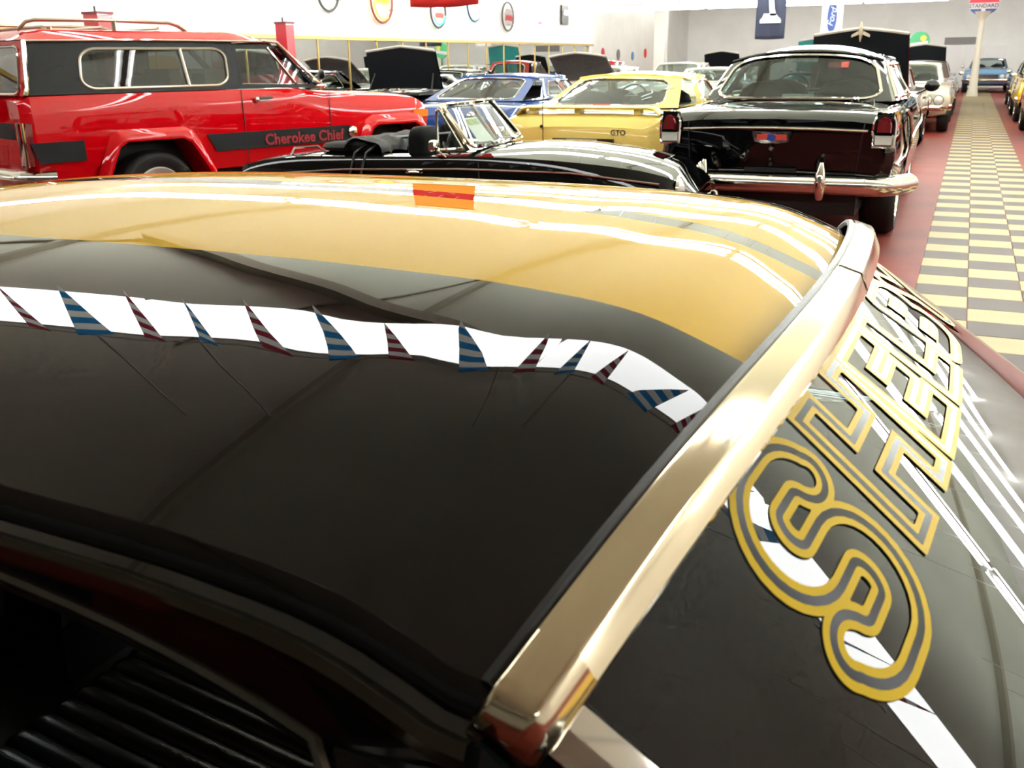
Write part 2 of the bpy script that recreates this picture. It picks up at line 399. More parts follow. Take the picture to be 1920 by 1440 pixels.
# chrome header molding: swept two facet section
def header(v, da, h): return Goff(da, v, h)
def sweep(rows, name, m_, parent, ang=25): return MB().grid(rows).build(name, m_, parent, ang=ang)
sec = [(-.0245, .017), (-.0235, .0235), (-.021, .0255), (-.0035, .0305), (-.0015, .030), (.0120, .0215), (.0135, .018), (.0120, .004)]
for (v0, v1) in ((-.6, -.012), (-.008, .6)):
    nn = 60
    rows = [[header(v0+(v1-v0)*j/nn, a, h) for a, h in sec] for j in range(nn+1)]
    sweep(rows, 'header_molding', STEEL, coupe)
MB().tube([Goff(-.0262, -.60+1.2*j/60, .0185) for j in range(61)], .0042, 6).build('header_gap', RUBBER, coupe)  # black strip standing in for the shaded gap along the roof
rows = [[header(-.014+.02*j/6, a, h+.0012) for a, h in sec] for j in range(7)]
sweep(rows, 'molding_clip', STEEL, coupe)
for sgn in (1, -1):
    rows = []
    for j in range(41):
        a = -.012+.70*j/40
        p = [Goff(a, sgn*(.598+q), h) for q, h in ((.010, .004), (.006, .016), (-.006, .019), (-.020, .014), (-.026, .004))]
        rows.append(p)
    sweep(rows, 'side_molding', CHROME, coupe)
    # rounded corner cap that turns down at the end of the header molding
    rows = []
    for j in range(13):
        t = R(90*max(0, (j-4)/8)); v = sgn*(.570+.030*min(1, j/4)+.014*math.sin(t))
        rows.append([Goff(a*(1-.1*math.sin(t)), v, (h+.0016)*(.25+.75*math.cos(t))-.004*math.sin(t)) for a, h in sec])
    sweep(rows, 'corner_cap', STEEL, coupe, ang=50)
    # sail panel between roof rail, rear glass and belt
    rows = []
    for i in range(25):
        t = i/24
        F = Vector((.118-.05*t, .626+.17*t**1.2, 1.150-.235*t)) if t > 0 else Vector((.118, .626, 1.150))
        F = Vector((.125+(-.04)*t+.05*math.sin(math.pi*t)*-1, .628+.165*t**.9, 1.148-.235*t))
        bt = max(0, min(1, t)); gb = Goff(-.012+.68*bt, .604, .0); B = Vector(gb)+Vector((0, .016+.17*bt**1.4, -.0-.02*bt))
        row = []
        for j in range(17):
            u = j/16; p = F.lerp(B, u); p.y += .012*math.sin(math.pi*u)*t; row.append((p.x, sgn*p.y, p.z))
        rows.append(row)
    MB().grid(rows).build('sail_panel', BLACK, coupe, ang=60)
# ---- lettering decal on the rear window
def seg_d(px, py, a, b, cheb=False):
    ax, ay = a; bx, by = b; dx, dy = bx-ax, by-ay; L = dx*dx+dy*dy
    t = np.clip(((px-ax)*dx+(py-ay)*dy)/(L if L > 0 else 1), 0, 1)
    ex, ey = px-ax-t*dx, py-ay-t*dy
    return np.maximum(abs(ex), abs(ey)) if cheb else np.sqrt(ex*ex+ey*ey)
def arc(cx, cy, rx, ry, a0, a1, n=14): return [(cx+rx*math.cos(R(a0+(a1-a0)*i/n)), cy+ry*math.sin(R(a0+(a1-a0)*i/n))) for i in range(n+1)]
def poly_d(px, py, pts, cheb=False):
    d = None
    for a, b_ in zip(pts[:-1], pts[1:]):
        e = seg_d(px, py, a, b_, cheb); d = e if d is None else np.minimum(d, e)
    return d
hh = .047                      # skeleton half height; the outline bands stand outside it
rb = .0315
S_ = [(.0375, .042)]+arc(.0115, rb, .026, rb, 25, 90, 6)+arc(-.0115, rb, .026, rb, 90, 270, 14)+arc(.0115, -rb, .026, rb, 90, -90, 14)+arc(-.0115, -rb, .026, rb, 270, 205, 6)+[(-.0375, -.042)]
LET = [('S', .390, [S_], False),
       ('H', .241, [[(-.046, -hh), (-.046, hh)], [(.046, -hh), (.046, hh)], [(-.046, 0), (.046, 0)]], True),
       ('E', .112, [[(-.032, -hh), (-.032, hh)], [(-.032, hh), (.034, hh)], [(-.032, 0), (.028, 0)], [(-.032, -hh), (.034, -hh)]], True),
       ('L', -.005, [[(-.03, -hh), (-.03, hh)], [(-.03, -hh), (.036, -hh)]], True),
       ('B', -.128, [[(-.04, -hh), (-.04, hh)], [(-.04, hh)]+arc(.013, hh*.5, .026, hh*.5, 90, -90, 10)+[(-.04, 0)], [(-.04, 0)]+arc(.016, -hh*.5, .028, hh*.5, 90, -90, 10)+[(-.04, -hh)]], False),
       ('Y', -.252, [[(-.042, hh), (0, 0)], [(.042, hh), (0, 0)], [(0, 0), (0, -hh)]], False)]
A0 = .0755                     # centre of the lettering down the glass
res = .0016
va = np.arange(-.36, .49, res); aa = np.arange(.0, .17, res)
gv, ga = np.meshgrid(va, aa, indexing='ij')
fields = []
for ch, vc, strokes, cheb in LET:
    sh_ = .29*min(1.1, max(-.5, vc/.3)); px, py = -(gv-vc-sh_*(ga-A0)), -(ga-A0-(.006 if ch == 'S' else 0))/.82
    fields.append(np.min([poly_d(px, py, st, cheb) for st in strokes], axis=0))
fields = np.array(fields); own = fields.argmin(0); F = fields.min(0)
c0, c1, c2, c3 = .0090, .0145, .0208, .0265
VY = mat('yellow_vinyl', (255, 214, 10), rough=.4, spec=.15); VB = mat('black_vinyl', (14, 12, 12), rough=.22, spec=.25)
def clip(poly, lo, hi):
    for thr, keep in ((lo, 1), (hi, -1)):
        out = []
        for i in range(len(poly)):
            p, q = poly[i], poly[(i+1) % len(poly)]; fp, fq = keep*(p[2]-thr), keep*(q[2]-thr)
            if fp >= 0: out.append(p)
            if (fp >= 0) != (fq >= 0):
                t = fp/(fp-fq); out.append(tuple(p[k]+(q[k]-p[k])*t for k in range(3)))
        poly = out
        if len(poly) < 3: return []
    return poly
for li, (ch, vc, st, cheb) in enumerate(LET):
    b = MB()
    for i in range(len(va)-1):
        for j in range(len(aa)-1):
            if own[i, j] != li: continue
            q = [(va[i], aa[j], F[i, j]), (va[i+1], aa[j], F[i+1, j]), (va[i+1], aa[j+1], F[i+1, j+1]), (va[i], aa[j+1], F[i, j+1])]
            mn = min(x[2] for x in q); mx = max(x[2] for x in q)
            if mn > c3 or mx < c0: continue
            for lo, hi, mi in ((c0, c1, 0), (c1, c2, 1), (c2, c3, 0)):
                if mx < lo or mn > hi: continue
                pl = clip(q, lo, hi)
                if pl: b.add([Goff(p[1], p[0], .0012) for p in pl], [tuple(range(len(pl)))], mi)
    b.build('letter', [VY, VB], rg, ang=80)
# ------------------------------------------------------------------ vehicle building blocks (local: +x nose, +y left, z up, origin on the ground)
def prof(st):
    x, zb, wb, wm, zm, ws, zs, zt = st
    h = [(0, zb), (.75*wb, zb), (wb, zb+.04), (wb+(wm-wb)*.65, (zb+.04+zm)/2), (wm, zm), (wm*.45+ws*.55, zm+.62*(zs-zm)), (ws, zs-.03), (ws-.012, zs-.008), (ws-.045, zs), (ws*.72, zs+(zt-zs)*.62), (ws*.36, zs+(zt-zs)*.92), (0, zt)]
    return [(x, y, z) for y, z in h]+[(x, -y, z) for y, z in reversed(h[1:-1])]
def loft(stations, nx=44):
    A = np.array(stations, float); xs = A[:, 0]
    # denser near the ends
    q = np.linspace(0, 1, nx); X = xs[0]+(xs[-1]-xs[0])*(q-.12*np.sin(4*math.pi*q)/(2*math.pi)*0+0)
    X = np.unique(np.concatenate([X, xs]))
    C = [pchip(X, xs, A[:, k]) for k in range(1, 8)]
    return [prof((X[i],)+tuple(c[i] for c in C)) for i in range(len(X))]
def body_mesh(stations, nx=44):
    b = MB(); P = loft(stations, nx); b.grid(P, cv=True)
    k = len(P[0]); o = len(b.v)-len(P)*k
    b.f.append(tuple(o+j for j in range(k))); b.f.append(tuple(o+(len(P)-1)*k+j for j in reversed(range(k)))); b.m += [0, 0]
    return b
def cut_cyl(x, z, r, w, flat=False):
    n_ = 36; b = MB(); P = []
    for yy_ in (-w, w): P.append([(x+r*math.cos(2*math.pi*j/n_), yy_, z+r*math.sin(2*math.pi*j/n_)) for j in range(n_)])
    b.grid(P, cv=True); b.f.append(tuple(range(n_))); b.f.append(tuple(range(2*n_-1, n_-1, -1))); b.m += [0, 0]
    return b.mesh('c', [BLACK], flat=True)
def cut_poly(pts, w):
    return MB().prism(pts, lambda a, c: (a, -w, c), lambda a, c: (a, w, c)).mesh('c', [BLACK], flat=True)
WHEELS = {}
def wheel(root, x, y, r=.34, w=.2, rim='chrome', letters=None):
    sg = 1 if y > 0 else -1; key = (round(r, 3), round(w, 3), rim, sg)
    if key not in WHEELS:
        pr = [(r*.62, -w*.40), (r*.70, -w*.5), (r*.88, -w*.52), (r*.97, -w*.42), (r, -w*.30), (r, w*.30), (r*.97, w*.42), (r*.88, w*.52), (r*.70, w*.5), (r*.62, w*.40)]
        t = MB().lathe([(a, h*sg) for a, h in pr], (0, 0, 0), 'y', 40).mesh('tyre', TIRE)
        b = MB(); q = sg*w*.5
        b.lathe([(r*.64, q*.9), (r*.62, q*1.0), (r*.56, q*.86), (r*.5, q*.55), (r*.30, q*.50), (r*.26, q*.80), (r*.16, q*.88), (r*.001, q*.9)], (0, 0, 0), 'y', 32)
        if rim == 'spoke':
            for i in range(5):
                a = 2*math.pi*i/5
                b.box((r*.4*math.cos(a), q*.72, r*.4*math.sin(a)), (r*.36, .03, r*.15), Matrix.Rotation(-a, 3, 'Y'))
        WHEELS[key] = (t, b.mesh('rim', {'chrome': CHROME, 'spoke': mat('rim_grey', (150, 150, 148), rough=.2, metal=1), 'white': mat('rim_white', (225, 222, 212), rough=.35)}[rim]))
    t, rm = WHEELS[key]
    o = link('wheel', t, root); o.location = (x, y-sg*w*.5, r)
    c = link('rim', rm, o)
    return o
def rrect(u0, u1, v0, v1, r, asp=1.0, n=6):
    out = []; ru, rv = min(r, (u1-u0)/2.01), min(r*asp, (v1-v0)/2.01)
    for cx, cy, a0 in ((u1-ru, v0+rv, -90), (u1-ru, v1-rv, 0), (u0+ru, v1-rv, 90), (u0+ru, v0+rv, 180)):
        for i in range(n+1):
            a = R(a0+90*i/n); out.append((cx+ru*math.cos(a), cy+rv*math.sin(a)))
    return out
def winface(root, Q, win, r, asp, pm, gm, tm_, bulge=(0, 0, 0), gname='side_window', fname='window_frame', trim=.011, n=6, off=.003, bow_v=0.0, lift=0.0):
    # Q: bottom-left, bottom-right, top-right, top-left; painted ring + glass pane + bright trim
    Q = [Vector(q) for q in Q]; bl = Vector(bulge)
    def f(u, v, h=0):
        p = (Q[0]*(1-u)+Q[1]*u)*(1-v)+(Q[3]*(1-u)+Q[2]*u)*v
        return p+bl*(4*u*(1-u))*(1-bow_v*v)+nrm*h+Vector((0, 0, lift*v*(1-abs(2*u-1)**2.4)))
    nrm = (Q[1]-Q[0]).cross(Q[3]-Q[0]).normalized()
    if bl.length > 1e-6 and nrm.dot(bl) < 0: nrm = -nrm
    lp = rrect(*win, r, asp, n); m_ = (n//2); cu_, cv_ = (win[0]+win[1])/2, (win[2]+win[3])/2
    outer = []
    for i, (u, v) in enumerate(lp):
        if i % (n+1) == m_: outer.append(((1, 0), (1, 1), (0, 1), (0, 0))[i//(n+1)]); continue
        du, dv = u-cu_, v-cv_; ts = []
        if du > 1e-9: ts.append((1-cu_)/du)
        if du < -1e-9: ts.append(-cu_/du)
        if dv > 1e-9: ts.append((1-cv_)/dv)
        if dv < -1e-9: ts.append(-cv_/dv)
        t = min(ts); outer.append((min(1, max(0, cu_+du*t)), min(1, max(0, cv_+dv*t))))
    # subdivide long straight edges so bulge is followed
    def densify(A, B):
        a2, b2 = [], []
        for i in range(len(A)):
            j = (i+1) % len(A); d = math.hypot(A[j][0]-A[i][0], A[j][1]-A[i][1]); k_ = max(1, int(d/.09))
            for q in range(k_):
                t = q/k_; a2.append((A[i][0]+(A[j][0]-A[i][0])*t, A[i][1]+(A[j][1]-A[i][1])*t)); b2.append((B[i][0]+(B[j][0]-B[i][0])*t, B[i][1]+(B[j][1]-B[i][1])*t))
        return a2, b2
    lp, outer = densify(lp, outer)
    if pm is not None:
        rows_ = [[f(*outer[i]) for i in range(len(lp))], [f((outer[i][0]+lp[i][0])/2, (outer[i][1]+lp[i][1])/2) for i in range(len(lp))], [f(*lp[i]) for i in range(len(lp))], [f(*lp[i], -.03) for i in range(len(lp))]]
        MB().grid(rows_, cv=True).build(fname, pm, root, ang=40)
    K = 6; rows_ = []
    for k_ in range(K+1):
        t = 1-k_/K
        rows_.append([f(cu_+(u-cu_)*t, cv_+(v-cv_)*t, -.006) for u, v in lp])
    g = MB().grid(rows_, cv=True).build(gname, gm, root, ang=80)
    if tm_ is not None: MB().tube([f(u, v, off) for u, v in lp], trim, 6, closed=True).build('window_trim', tm_, g)
    return g, f
def cabin(root, c, pm, trim=CHROME, gm=None, interior=DARKTRIM):
    gm = gm or GLASS; g = dict(wbf=.72, wbr=.72, wt=.60, zb=.93, zt=1.27, crown=.06, xb0=.75, xt0=.25, xt1=-.75, xb1=-1.35, wside=.80, zbs=None, bf=.10, br=.08, rear=(.10, .90, .10, .90), side=[(.06, .66, .10, .88)], sr=.05, rr=.10, tr=.010, bs=.02, rear_glass=None, btr=0.0)
    g.update(c); zb, zt = g['zb'], g['zt']
    def pt(x, y, z): return Vector((x, y, z))
    A = {s: pt(g['xb0'], s*g['wbf'], zb) for s in (1, -1)}; B = {s: pt(g['xt0'], s*g['wt'], zt) for s in (1, -1)}
    C = {s: pt(g['xt1'], s*g['wt'], zt-g['btr']) for s in (1, -1)}; D = {s: pt(g['xb1'], s*g['wbr'], zb) for s in (1, -1)}
    # roof skin
    rows_ = []; nx, ny = 22, 18
    for i in range(nx+1):
        u = i/nx; row = []
        for j in range(ny+1):
            v = j/ny*2-1; x = B[1].x*(1-u)+C[1].x*u
            e = 1-abs(v)**2.4; zz = zt-g['btr']*u+g['crown']*e*(math.sin(math.pi*(.12+.76*u))**.6)
            x += (g['bf']*(1-u)-g['br']*u)*(1-v*v)
            row.append((x, v*g['wt']*1.0, zz))
        rows_.append(row)
    skirt = []
    MB().grid(rows_).build('roof', pm, root, ang=60)
    ed = [rows_[i][0] for i in range(nx+1)]+[rows_[nx][j] for j in range(1, ny+1)]+[rows_[i][ny] for i in range(nx-1, -1, -1)]+[rows_[0][j] for j in range(ny-1, 0, -1)]
    MB().tube(ed, .017, 6, closed=True).build('roof_rail', pm, root)
    winface(root, (A[-1], A[1], B[1], B[-1]), (.05, .95, .06, .93), .06, 1.6, pm, gm, trim, (g['bf'], 0, 0), 'windshield', 'windshield_frame', g['tr'], lift=.549*g['crown'])
    winface(root, (D[1], D[-1], C[-1], C[1]), g['rear'], g['rr'], 1.8, pm, g['rear_glass'] or gm, trim, (-g['br'], 0, 0), 'rear_window', 'rear_window_frame', g['tr'], lift=.549*g['crown'])
    for s in (1, -1):
        sides = g['side']; cuts = [0]+[(sides[i][1]+sides[i+1][0])/2 for i in range(len(sides)-1)]+[1]
        bot = lambda u: A[s].lerp(D[s], u)+Vector((0, s*(g['wside']-g['wbf'])*math.sin(math.pi*min(1, max(0, u)))**.5, 0))
        top = lambda u: B[s].lerp(C[s], u)
        for i, (u0, u1, v0, v1) in enumerate(sides):
            a0, a1 = cuts[i], cuts[i+1]
            Q = (bot(a0), bot(a1), top(a1), top(a0))
            wn = ((u0-a0)/(a1-a0), (u1-a0)/(a1-a0), v0, v1)
            winface(root, Q, wn, g['sr'], 1.6, pm, gm, trim, (0, s*g['bs'], 0), 'side_window', 'pillar', g['tr'])
    # dark floor of the passenger space at belt level with seats
    zf = zb+.004
    MB().add([(g['xb0']-.03, -g['wbf']+.03, zf), (g['xb0']-.03, g['wbf']-.03, zf), (g['xb1']+.05, g['wbr']-.03, zf), (g['xb1']+.05, -g['wbr']+.03, zf)], [(0, 1, 2, 3)]).build('interior', interior, root)
    for sx in (.42, .80):
        x = g['xb0']*(1-sx)+g['xb1']*sx
        for s in (1, -1):
            MB().ball((x, s*.34, zb+.02), (.08, .25, .14), 12).build('seat', DARKTRIM, root)
    x = g['xb0']-.38
    MB().tube([(x+.06*math.sin(a), .34+.17*math.cos(a), zb+.06+.13*math.sin(a)) for a in [2*math.pi*i/18 for i in range(18)]], .012, 6, closed=True).build('steering_wheel', DARKTRIM, root)
    return g
def bumper(root, x, w, z, h, d, m_=CHROME, wrap=.25, name='bumper'):
    s = 1 if x > 0 else -1; rows_ = []; n_ = 28
    for i in range(n_+1):
        t = -1+2*i/n_; a = abs(t); back = wrap*max(0, (a-.82)/.18)**1.6
        cx = x-s*(.05*t*t+back)
        nrmx = s*(1-.6*max(0, (a-.82)/.18)); ny = (1 if t > 0 else -1)*max(0, (a-.8)/.2)
        L_ = math.hypot(nrmx, ny); nrmx /= L_; ny /= L_
        y = t*w
        rows_.append([(cx+nrmx*o, y+ny*o, z+q*h) for o, q in ((0, -.5), (d*.55, -.46), (d*.9, -.2), (d, .1), (d*.8, .38), (d*.4, .5), (0, .5))])
    return MB().grid(rows_, cv=True).build(name, m_, root, ang=50)
def lamp_disc(root, name, c, r, m_, axis=1, rim=CHROME):
    b = MB().lathe([(r, 0), (r*.98, .02*axis), (r*.6, .045*axis), (.001, .055*axis)], c, 'x', 20); o = b.build(name, m_, root)
    if rim: MB().tube([(c[0]+.01*axis, c[1]+r*1.03*math.cos(a), c[2]+r*1.03*math.sin(a)) for a in [2*math.pi*i/20 for i in range(20)]], r*.13, 6, closed=True).build('lamp_ring', rim, o)
    return o
COUPE = [(-2.40, .40, .70, .80, .56, .74, .78, .80), (-2.33, .34, .80, .90, .58, .84, .87, .89), (-1.95, .30, .84, .94, .60, .88, .91, .94), (-1.2, .24, .85, .95, .58, .89, .93, .955), (0, .22, .85, .94, .56, .88, .93, .95), (.85, .24, .85, .95, .58, .88, .92, .97), (1.5, .28, .85, .95, .60, .88, .89, .95), (2.25, .34, .82, .92, .60, .86, .81, .86), (2.36, .42, .74, .84, .60, .78, .74, .77)]
def gcar(name, label, loc, heading, col, cat='car', stations=None, cab=None, axles=(-1.35, 1.45), wr=.33, group=None, hood=None, chrome=True, gm=None, roofcol=None, hl=2, scale=1.0, rim='chrome', bz=(.46, .50), top=True, hoodm=None, hw=.70, hx=None, tz=.06, hlen=None):
    st = [tuple(q) for q in (stations or COUPE)]
    root = empty(name, loc, heading, label, cat, group); root.scale = (scale,)*3
    pm = col
    bo = body_mesh(st).build('body', pm, root)
    wmx = max(q[3] for q in st)
    boolean(bo, [cut_cyl(a, wr, wr+.055, wmx+.1) for a in axles])
    MB().box(((axles[0]+axles[1])/2, 0, .46), (axles[1]-axles[0]+.9, wmx*1.25, .34)).build('chassis', RUBBER, root)
    if top: cabin(root, cab or {}, roofcol or pm, gm=gm)
    for a in axles:
        for s in (1, -1): wheel(root, a, s*(wmx-.035), wr, .21, rim)
    xr, xf = st[0][0], st[-1][0]
    bumper(root, xr+.0, st[1][3]-.02, bz[0], .13, .07, CHROME if chrome else pm)
    bumper(root, xf-.0, st[-2][3]-.02, bz[1], .13, .07, CHROME if chrome else pm)
    for s in (1, -1):
        MB().box((xr-.005, s*(st[0][3]-.16), (st[0][1]+st[0][6])/2+tz), (.05, .26, .10)).build('taillight', REDLENS, root)
        for k_ in range(hl): lamp_disc(root, 'headlight', (xf+.0, s*(st[-1][3]-.13-.2*k_), st[-1][6]-.10), .082, WHITELENS, 1)
    g = MB().box((xf+.004, 0, st[-1][6]-.11), (.03, 2*(st[-1][3]-.13-.2*hl)+.12, .16)).build('grille', RUBBER, root)
    for k_ in range(4): MB().box((xf+.022, 0, st[-1][6]-.17+.04*k_), (.012, 2*(st[-1][3]-.13-.2*hl)+.10, .010)).build('grille_bar', CHROME, g)
    MB().ball((.55, -(wmx+.03), 1.0), (.05, .07, .05), 10).build('mirror', CHROME, root)
    for s in (1, -1): MB().box((-.35, s*(wmx-.035), .80), (.15, .03, .025)).build('door_handle', CHROME, root)
    if hood is not None:
        hx_ = hx if hx is not None else .98; L_ = hlen or (xf-hx_-.05); zz = .98
        MB().box(((hx_+xf-.05)/2, 0, zz-.05), (xf-.05-hx_, hw*1.9, .03)).build('engine_bay', RUBBER, root)
        rt = Matrix.Rotation(-hood, 3, 'Y'); b = MB(); rows_ = []; rows2 = []
        for i in range(15):
            u = i/14; r1 = []; r2 = []
            for j in range(17):
                v = j/8-1; cw = hw*(1-.06*u); tip = .07*(1-abs(v))*u**3
                r1.append(rt @ Vector((u*L_+tip, v*cw, .05*(1-v*v)+.008))+Vector((hx_, 0, zz+.02)))
                r2.append(rt @ Vector((u*L_+tip, v*cw*.985, .05*(1-v*v)-.02))+Vector((hx_, 0, zz+.02)))
            rows_.append(r1); rows2.append(r2)
        h = MB().grid(rows_).build('hood', pm, root, ang=60)
        MB().grid(rows2).build('hood_underside', hoodm or mat('hood_liner', (7, 10, 15), rough=.7, spec=.2), h, ang=60)
        MB().tube([rows2[-1][j]+Vector((0, 0, .012)) for j in range(17)], .026, 6).build('hood_edge', mat('hood_trim', (205, 200, 190), rough=.35, metal=.4), h)
        for s in (1, -1): MB().tube([Vector((hx_+L_*.35, s*hw*.85, zz)), rt @ Vector((L_*.45, s*hw*.8, 0))+Vector((hx_, 0, zz))], .012, 6).build('hood_strut', RUBBER, h)
    return root
def ribbon(root, name, pts, r, m_, flat=None, n=6): return MB().tube(pts, r, n, flat=flat).build(name, m_, root)
# ------------------------------------------------------------------ red two door off-roader, parked at an angle behind the coupe
RED = paint('red_paint', (200, 2, 16), rough=.2)
SATIN = mat('satin_black', (20, 22, 25), rough=.45, spec=.3)
jeep = empty('off_roader', (-6.958, 7.912, 0), R(71), 'red two door off-roader with black side panels, roof rack and wide wheel flares', 'car')
JS = [(-2.18, .64, .84, .90, .86, .88, 1.19, 1.21), (-2.10, .54, .90, .95, .86, .93, 1.235, 1.24), (-1, .50, .905, .95, .86, .935, 1.24, 1.245), (.35, .50, .905, .95, .86, .925, 1.235, 1.24), (.70, .50, .9, .95, .86, .915, 1.195, 1.215), (1.2, .52, .9, .95, .86, .905, 1.15, 1.185), (1.95, .54, .89, .94, .86, .89, 1.10, 1.145), (2.12, .60, .84, .90, .86, .85, 1.03, 1.08)]
bo = body_mesh(JS, 50).build('body', RED, jeep)
ARCH = lambda c: [(c-.50, .30), (c-.47, .53), (c-.34, .80), (c-.26, .84), (c+.24, .84), (c+.32, .80), (c+.48, .53), (c+.52, .30)]
boolean(bo, [cut_poly(ARCH(-1.10), 1.2), cut_poly(ARCH(1.62), 1.2)])
MB().box((.2, 0, .62), (3.9, 1.3, .36)).build('chassis', RUBBER, jeep)
for ax in (-1.10, 1.62):
    for s in (1, -1):
        a = ARCH(ax); rows_ = []
        for i, (px, pz) in enumerate(a):
            ox = (px-ax)*.17; oz = .10 if pz > .7 else .03
            rows_.append([(px+ox, s*.945, pz+oz), (px+ox*.75, s*.985, pz+oz*.7), (px+ox*.2, s*1.005, pz+oz*.2), (px, s*1.0, pz), (px-.005*(1 if ox > 0 else -1), s*.93, pz-.003)])
        MB().grid(rows_).build('wheel_flare', RED, jeep, ang=50)
        wo = wheel(jeep, ax, s*.95, .37, .25, 'white')
        if s < 0 and ax < 0:
            lm = mat('tyre_lettering', (205, 200, 185), rough=.6)
            for k_, ch in enumerate('COOPER'):
                ang = R(62-12*k_); me = text_mesh(ch, .055, lm, bold=.001, name='tyre_letter')
                xform(me, Matrix.Translation((.305*math.cos(ang), -.006, .305*math.sin(ang))) @ Matrix.Rotation(R(90)-ang, 4, 'Y') @ Matrix.Rotation(R(90), 4, 'X'))
                link('tyre_letter', me, wo)
# black stripe on the flank, broken by the flares, with the model lettering
def flank(x0, x1, z0, z1, slant=0):
    for s in (1, -1):
        rows_ = []
        for i in range(13):
            x = x0+(x1-x0)*i/12; r_ = []
            for k_ in range(4):
                z = z0+(z1-z0)*k_/3; r_.append((x+slant*(k_/3-.5)*(1-i/12), s*(.9535 if z > .6 else .94), z))
            rows_.append(r_)
        MB().grid(rows_).build('side_stripe', SATIN, jeep)
flank(-2.13, -1.72, .71, .875, -.05); flank(-.56, 1.02, .70, .855, -.10)
for txt, x0 in (('Cherokee Chief', .46),):
    me = text_mesh(txt, .142, mat('red_lettering', (150, 10, 28), rough=.5), bold=.003, name='flank_lettering')
    xform(me, Matrix.Translation((x0, -.957, .765)) @ Matrix.Rotation(R(90), 4, 'X')); link('flank_lettering', me, jeep)
# greenhouse
for s in (1, -1):
    y0, y1 = s*.915, s*.845
    pf = lambda x, z: Vector((x, y0+(y1-y0)*(z-1.24)/.41, z))
    Q = (pf(-2.09, 1.24), pf(-.22, 1.24), pf(-.20, 1.65), pf(-2.02, 1.65))
    g, f = winface(jeep, Q, (.225, .955, .09, .86), .075, 3.0, SATIN, DARKGLASS, mat('cream_trim', (214, 206, 184), rough=.3, metal=.5), (0, s*.012, 0), 'side_window', 'upper_panel', .011, n=8)
    ribbon(g, 'window_divider', [f(.74, .09, .006), f(.71, .86, .006)], .014, mat('cream_trim', (214, 206, 184)))
    ribbon(g, 'headrest', [f(.885, .16, -.3), f(.885, .45, -.3)], .06, DARKTRIM)
    Q = (pf(-.22, 1.24), Vector((.70, s*.905, 1.22)), pf(.27, 1.65), pf(-.20, 1.65))
    g, f = winface(jeep, Q, (.07, .95, .10, .87), .02, 2.0, SATIN, GLASS, None, (0, s*.01, 0), 'side_window', 'door_frame', .008)
    ribbon(g, 'vent_bar', [f(.74, .09, .004), f(.70, .88, .004)], .012, CHROME)
    MB().tube([Vector((.74, s*.93, 1.22)), Vector((.28, s*.865, 1.645)), Vector((.10, s*.86, 1.665))], .016, 6).build('pillar_trim', CHROME, jeep)
    ribbon(jeep, 'corner_trim', [(-2.115, s*.912, 1.24), (-2.09, s*.905, 1.30), (-2.045, s*.858, 1.655)], .017, CHROME)
    # gutter and side of roof
    ribbon(jeep, 'rain_gutter', [(-2.05, s*.862, 1.652), (-1, s*.872, 1.662), (.12, s*.868, 1.655)], .012, CHROME, flat=.8)
    # rack rail
    rk = [(-2.0, s*.66, 1.735), (-1.93, s*.67, 1.80), (-1.86, s*.67, 1.815), (-1.2, s*.67, 1.82), (-.70, s*.67, 1.81), (-.62, s*.67, 1.79), (-.52, s*.66, 1.735)]
    ribbon(jeep, 'rack_rail', rk, .021, mat('rack_metal', (150, 140, 122), rough=.3, metal=.9), flat=.7)
    ribbon(jeep, 'rack_foot', [(-1.2, s*.67, 1.735), (-1.2, s*.67, 1.815)], .022, mat('rack_metal', (150, 140, 122)))
    MB().tube([(.66, s*.98, 1.25), (.66, s*1.0, 1.32)], .008, 6).build('mirror_arm', CHROME, jeep)
    MB().ball((.67, s*1.0, 1.35), (.022, .055, .05), 12).build('mirror', RUBBER, jeep)
    MB().ball((.66, s*1.0, 1.245), (.07, .04, .015), 10).build('mirror_base', CHROME, jeep)
    MB().box((.02, s*.955, 1.155), (.19, .03, .022)).ball((-.05, s*.955, 1.14), (.025, .025, .03), 10).build('door_handle', CHROME, jeep)
    ribbon(jeep, 'door_seam', [(-.20, s*.941, 1.235), (-.20, s*.953, .9), (-.18, s*.945, .56)], .004, RUBBER)
    ribbon(jeep, 'door_seam', [(.80, s*.928, 1.185), (.78, s*.953, .9), (.78, s*.945, .56)], .004, RUBBER)
    MB().box((1.99, s*.93, .93), (.20, .04, .075)).build('turn_signal', AMBER, jeep)
    MB().box((-2.15, s*.885, .86), (.07, .10, .33), Matrix.Rotation(R(8), 3, 'Y')).build('taillight', REDLENS, jeep)
    MB().tube([(-2.19, s*.885+q, .86+w_) for q, w_ in ((.05, -.17), (.05, .17), (-.05, .17), (-.05, -.17))], .012, 6, closed=True).build('taillight_trim', CHROME, jeep)
    lamp_disc(jeep, 'headlight', (2.10, s*.66, .92), .09, WHITELENS, 1)
cap = MB().lathe([(.055, 0), (.055, -.012), (.035, -.022), (.001, -.022)], (1.04, -.955, .785), 'y', 20).build('fuel_cap', CHROME, jeep)
rows_ = []
for i in range(25):
    u = i/24; x = -2.06+2.20*u; r_ = []
    for j in range(19):
        v = j/9-1; e = abs(v)
        z = 1.66+.085*(1-e**18)*min(1, (u*14)**.5, ((1-u)*6)**.5+.02)
        r_.append((x-.04*(1-v*v)*(1 if u < .05 else 0)+.12*(1-v*v)*u, v*.865, z))
    rows_.append(r_)
MB().grid(rows_).build('roof', RED, jeep, ang=50)
for k_ in range(3): ribbon(jeep, 'rack_slat', [(-1.8+.5*k_, -.66, 1.765), (-1.8+.5*k_, .66, 1.765)], .014, mat('rack_metal', (150, 140, 122)))
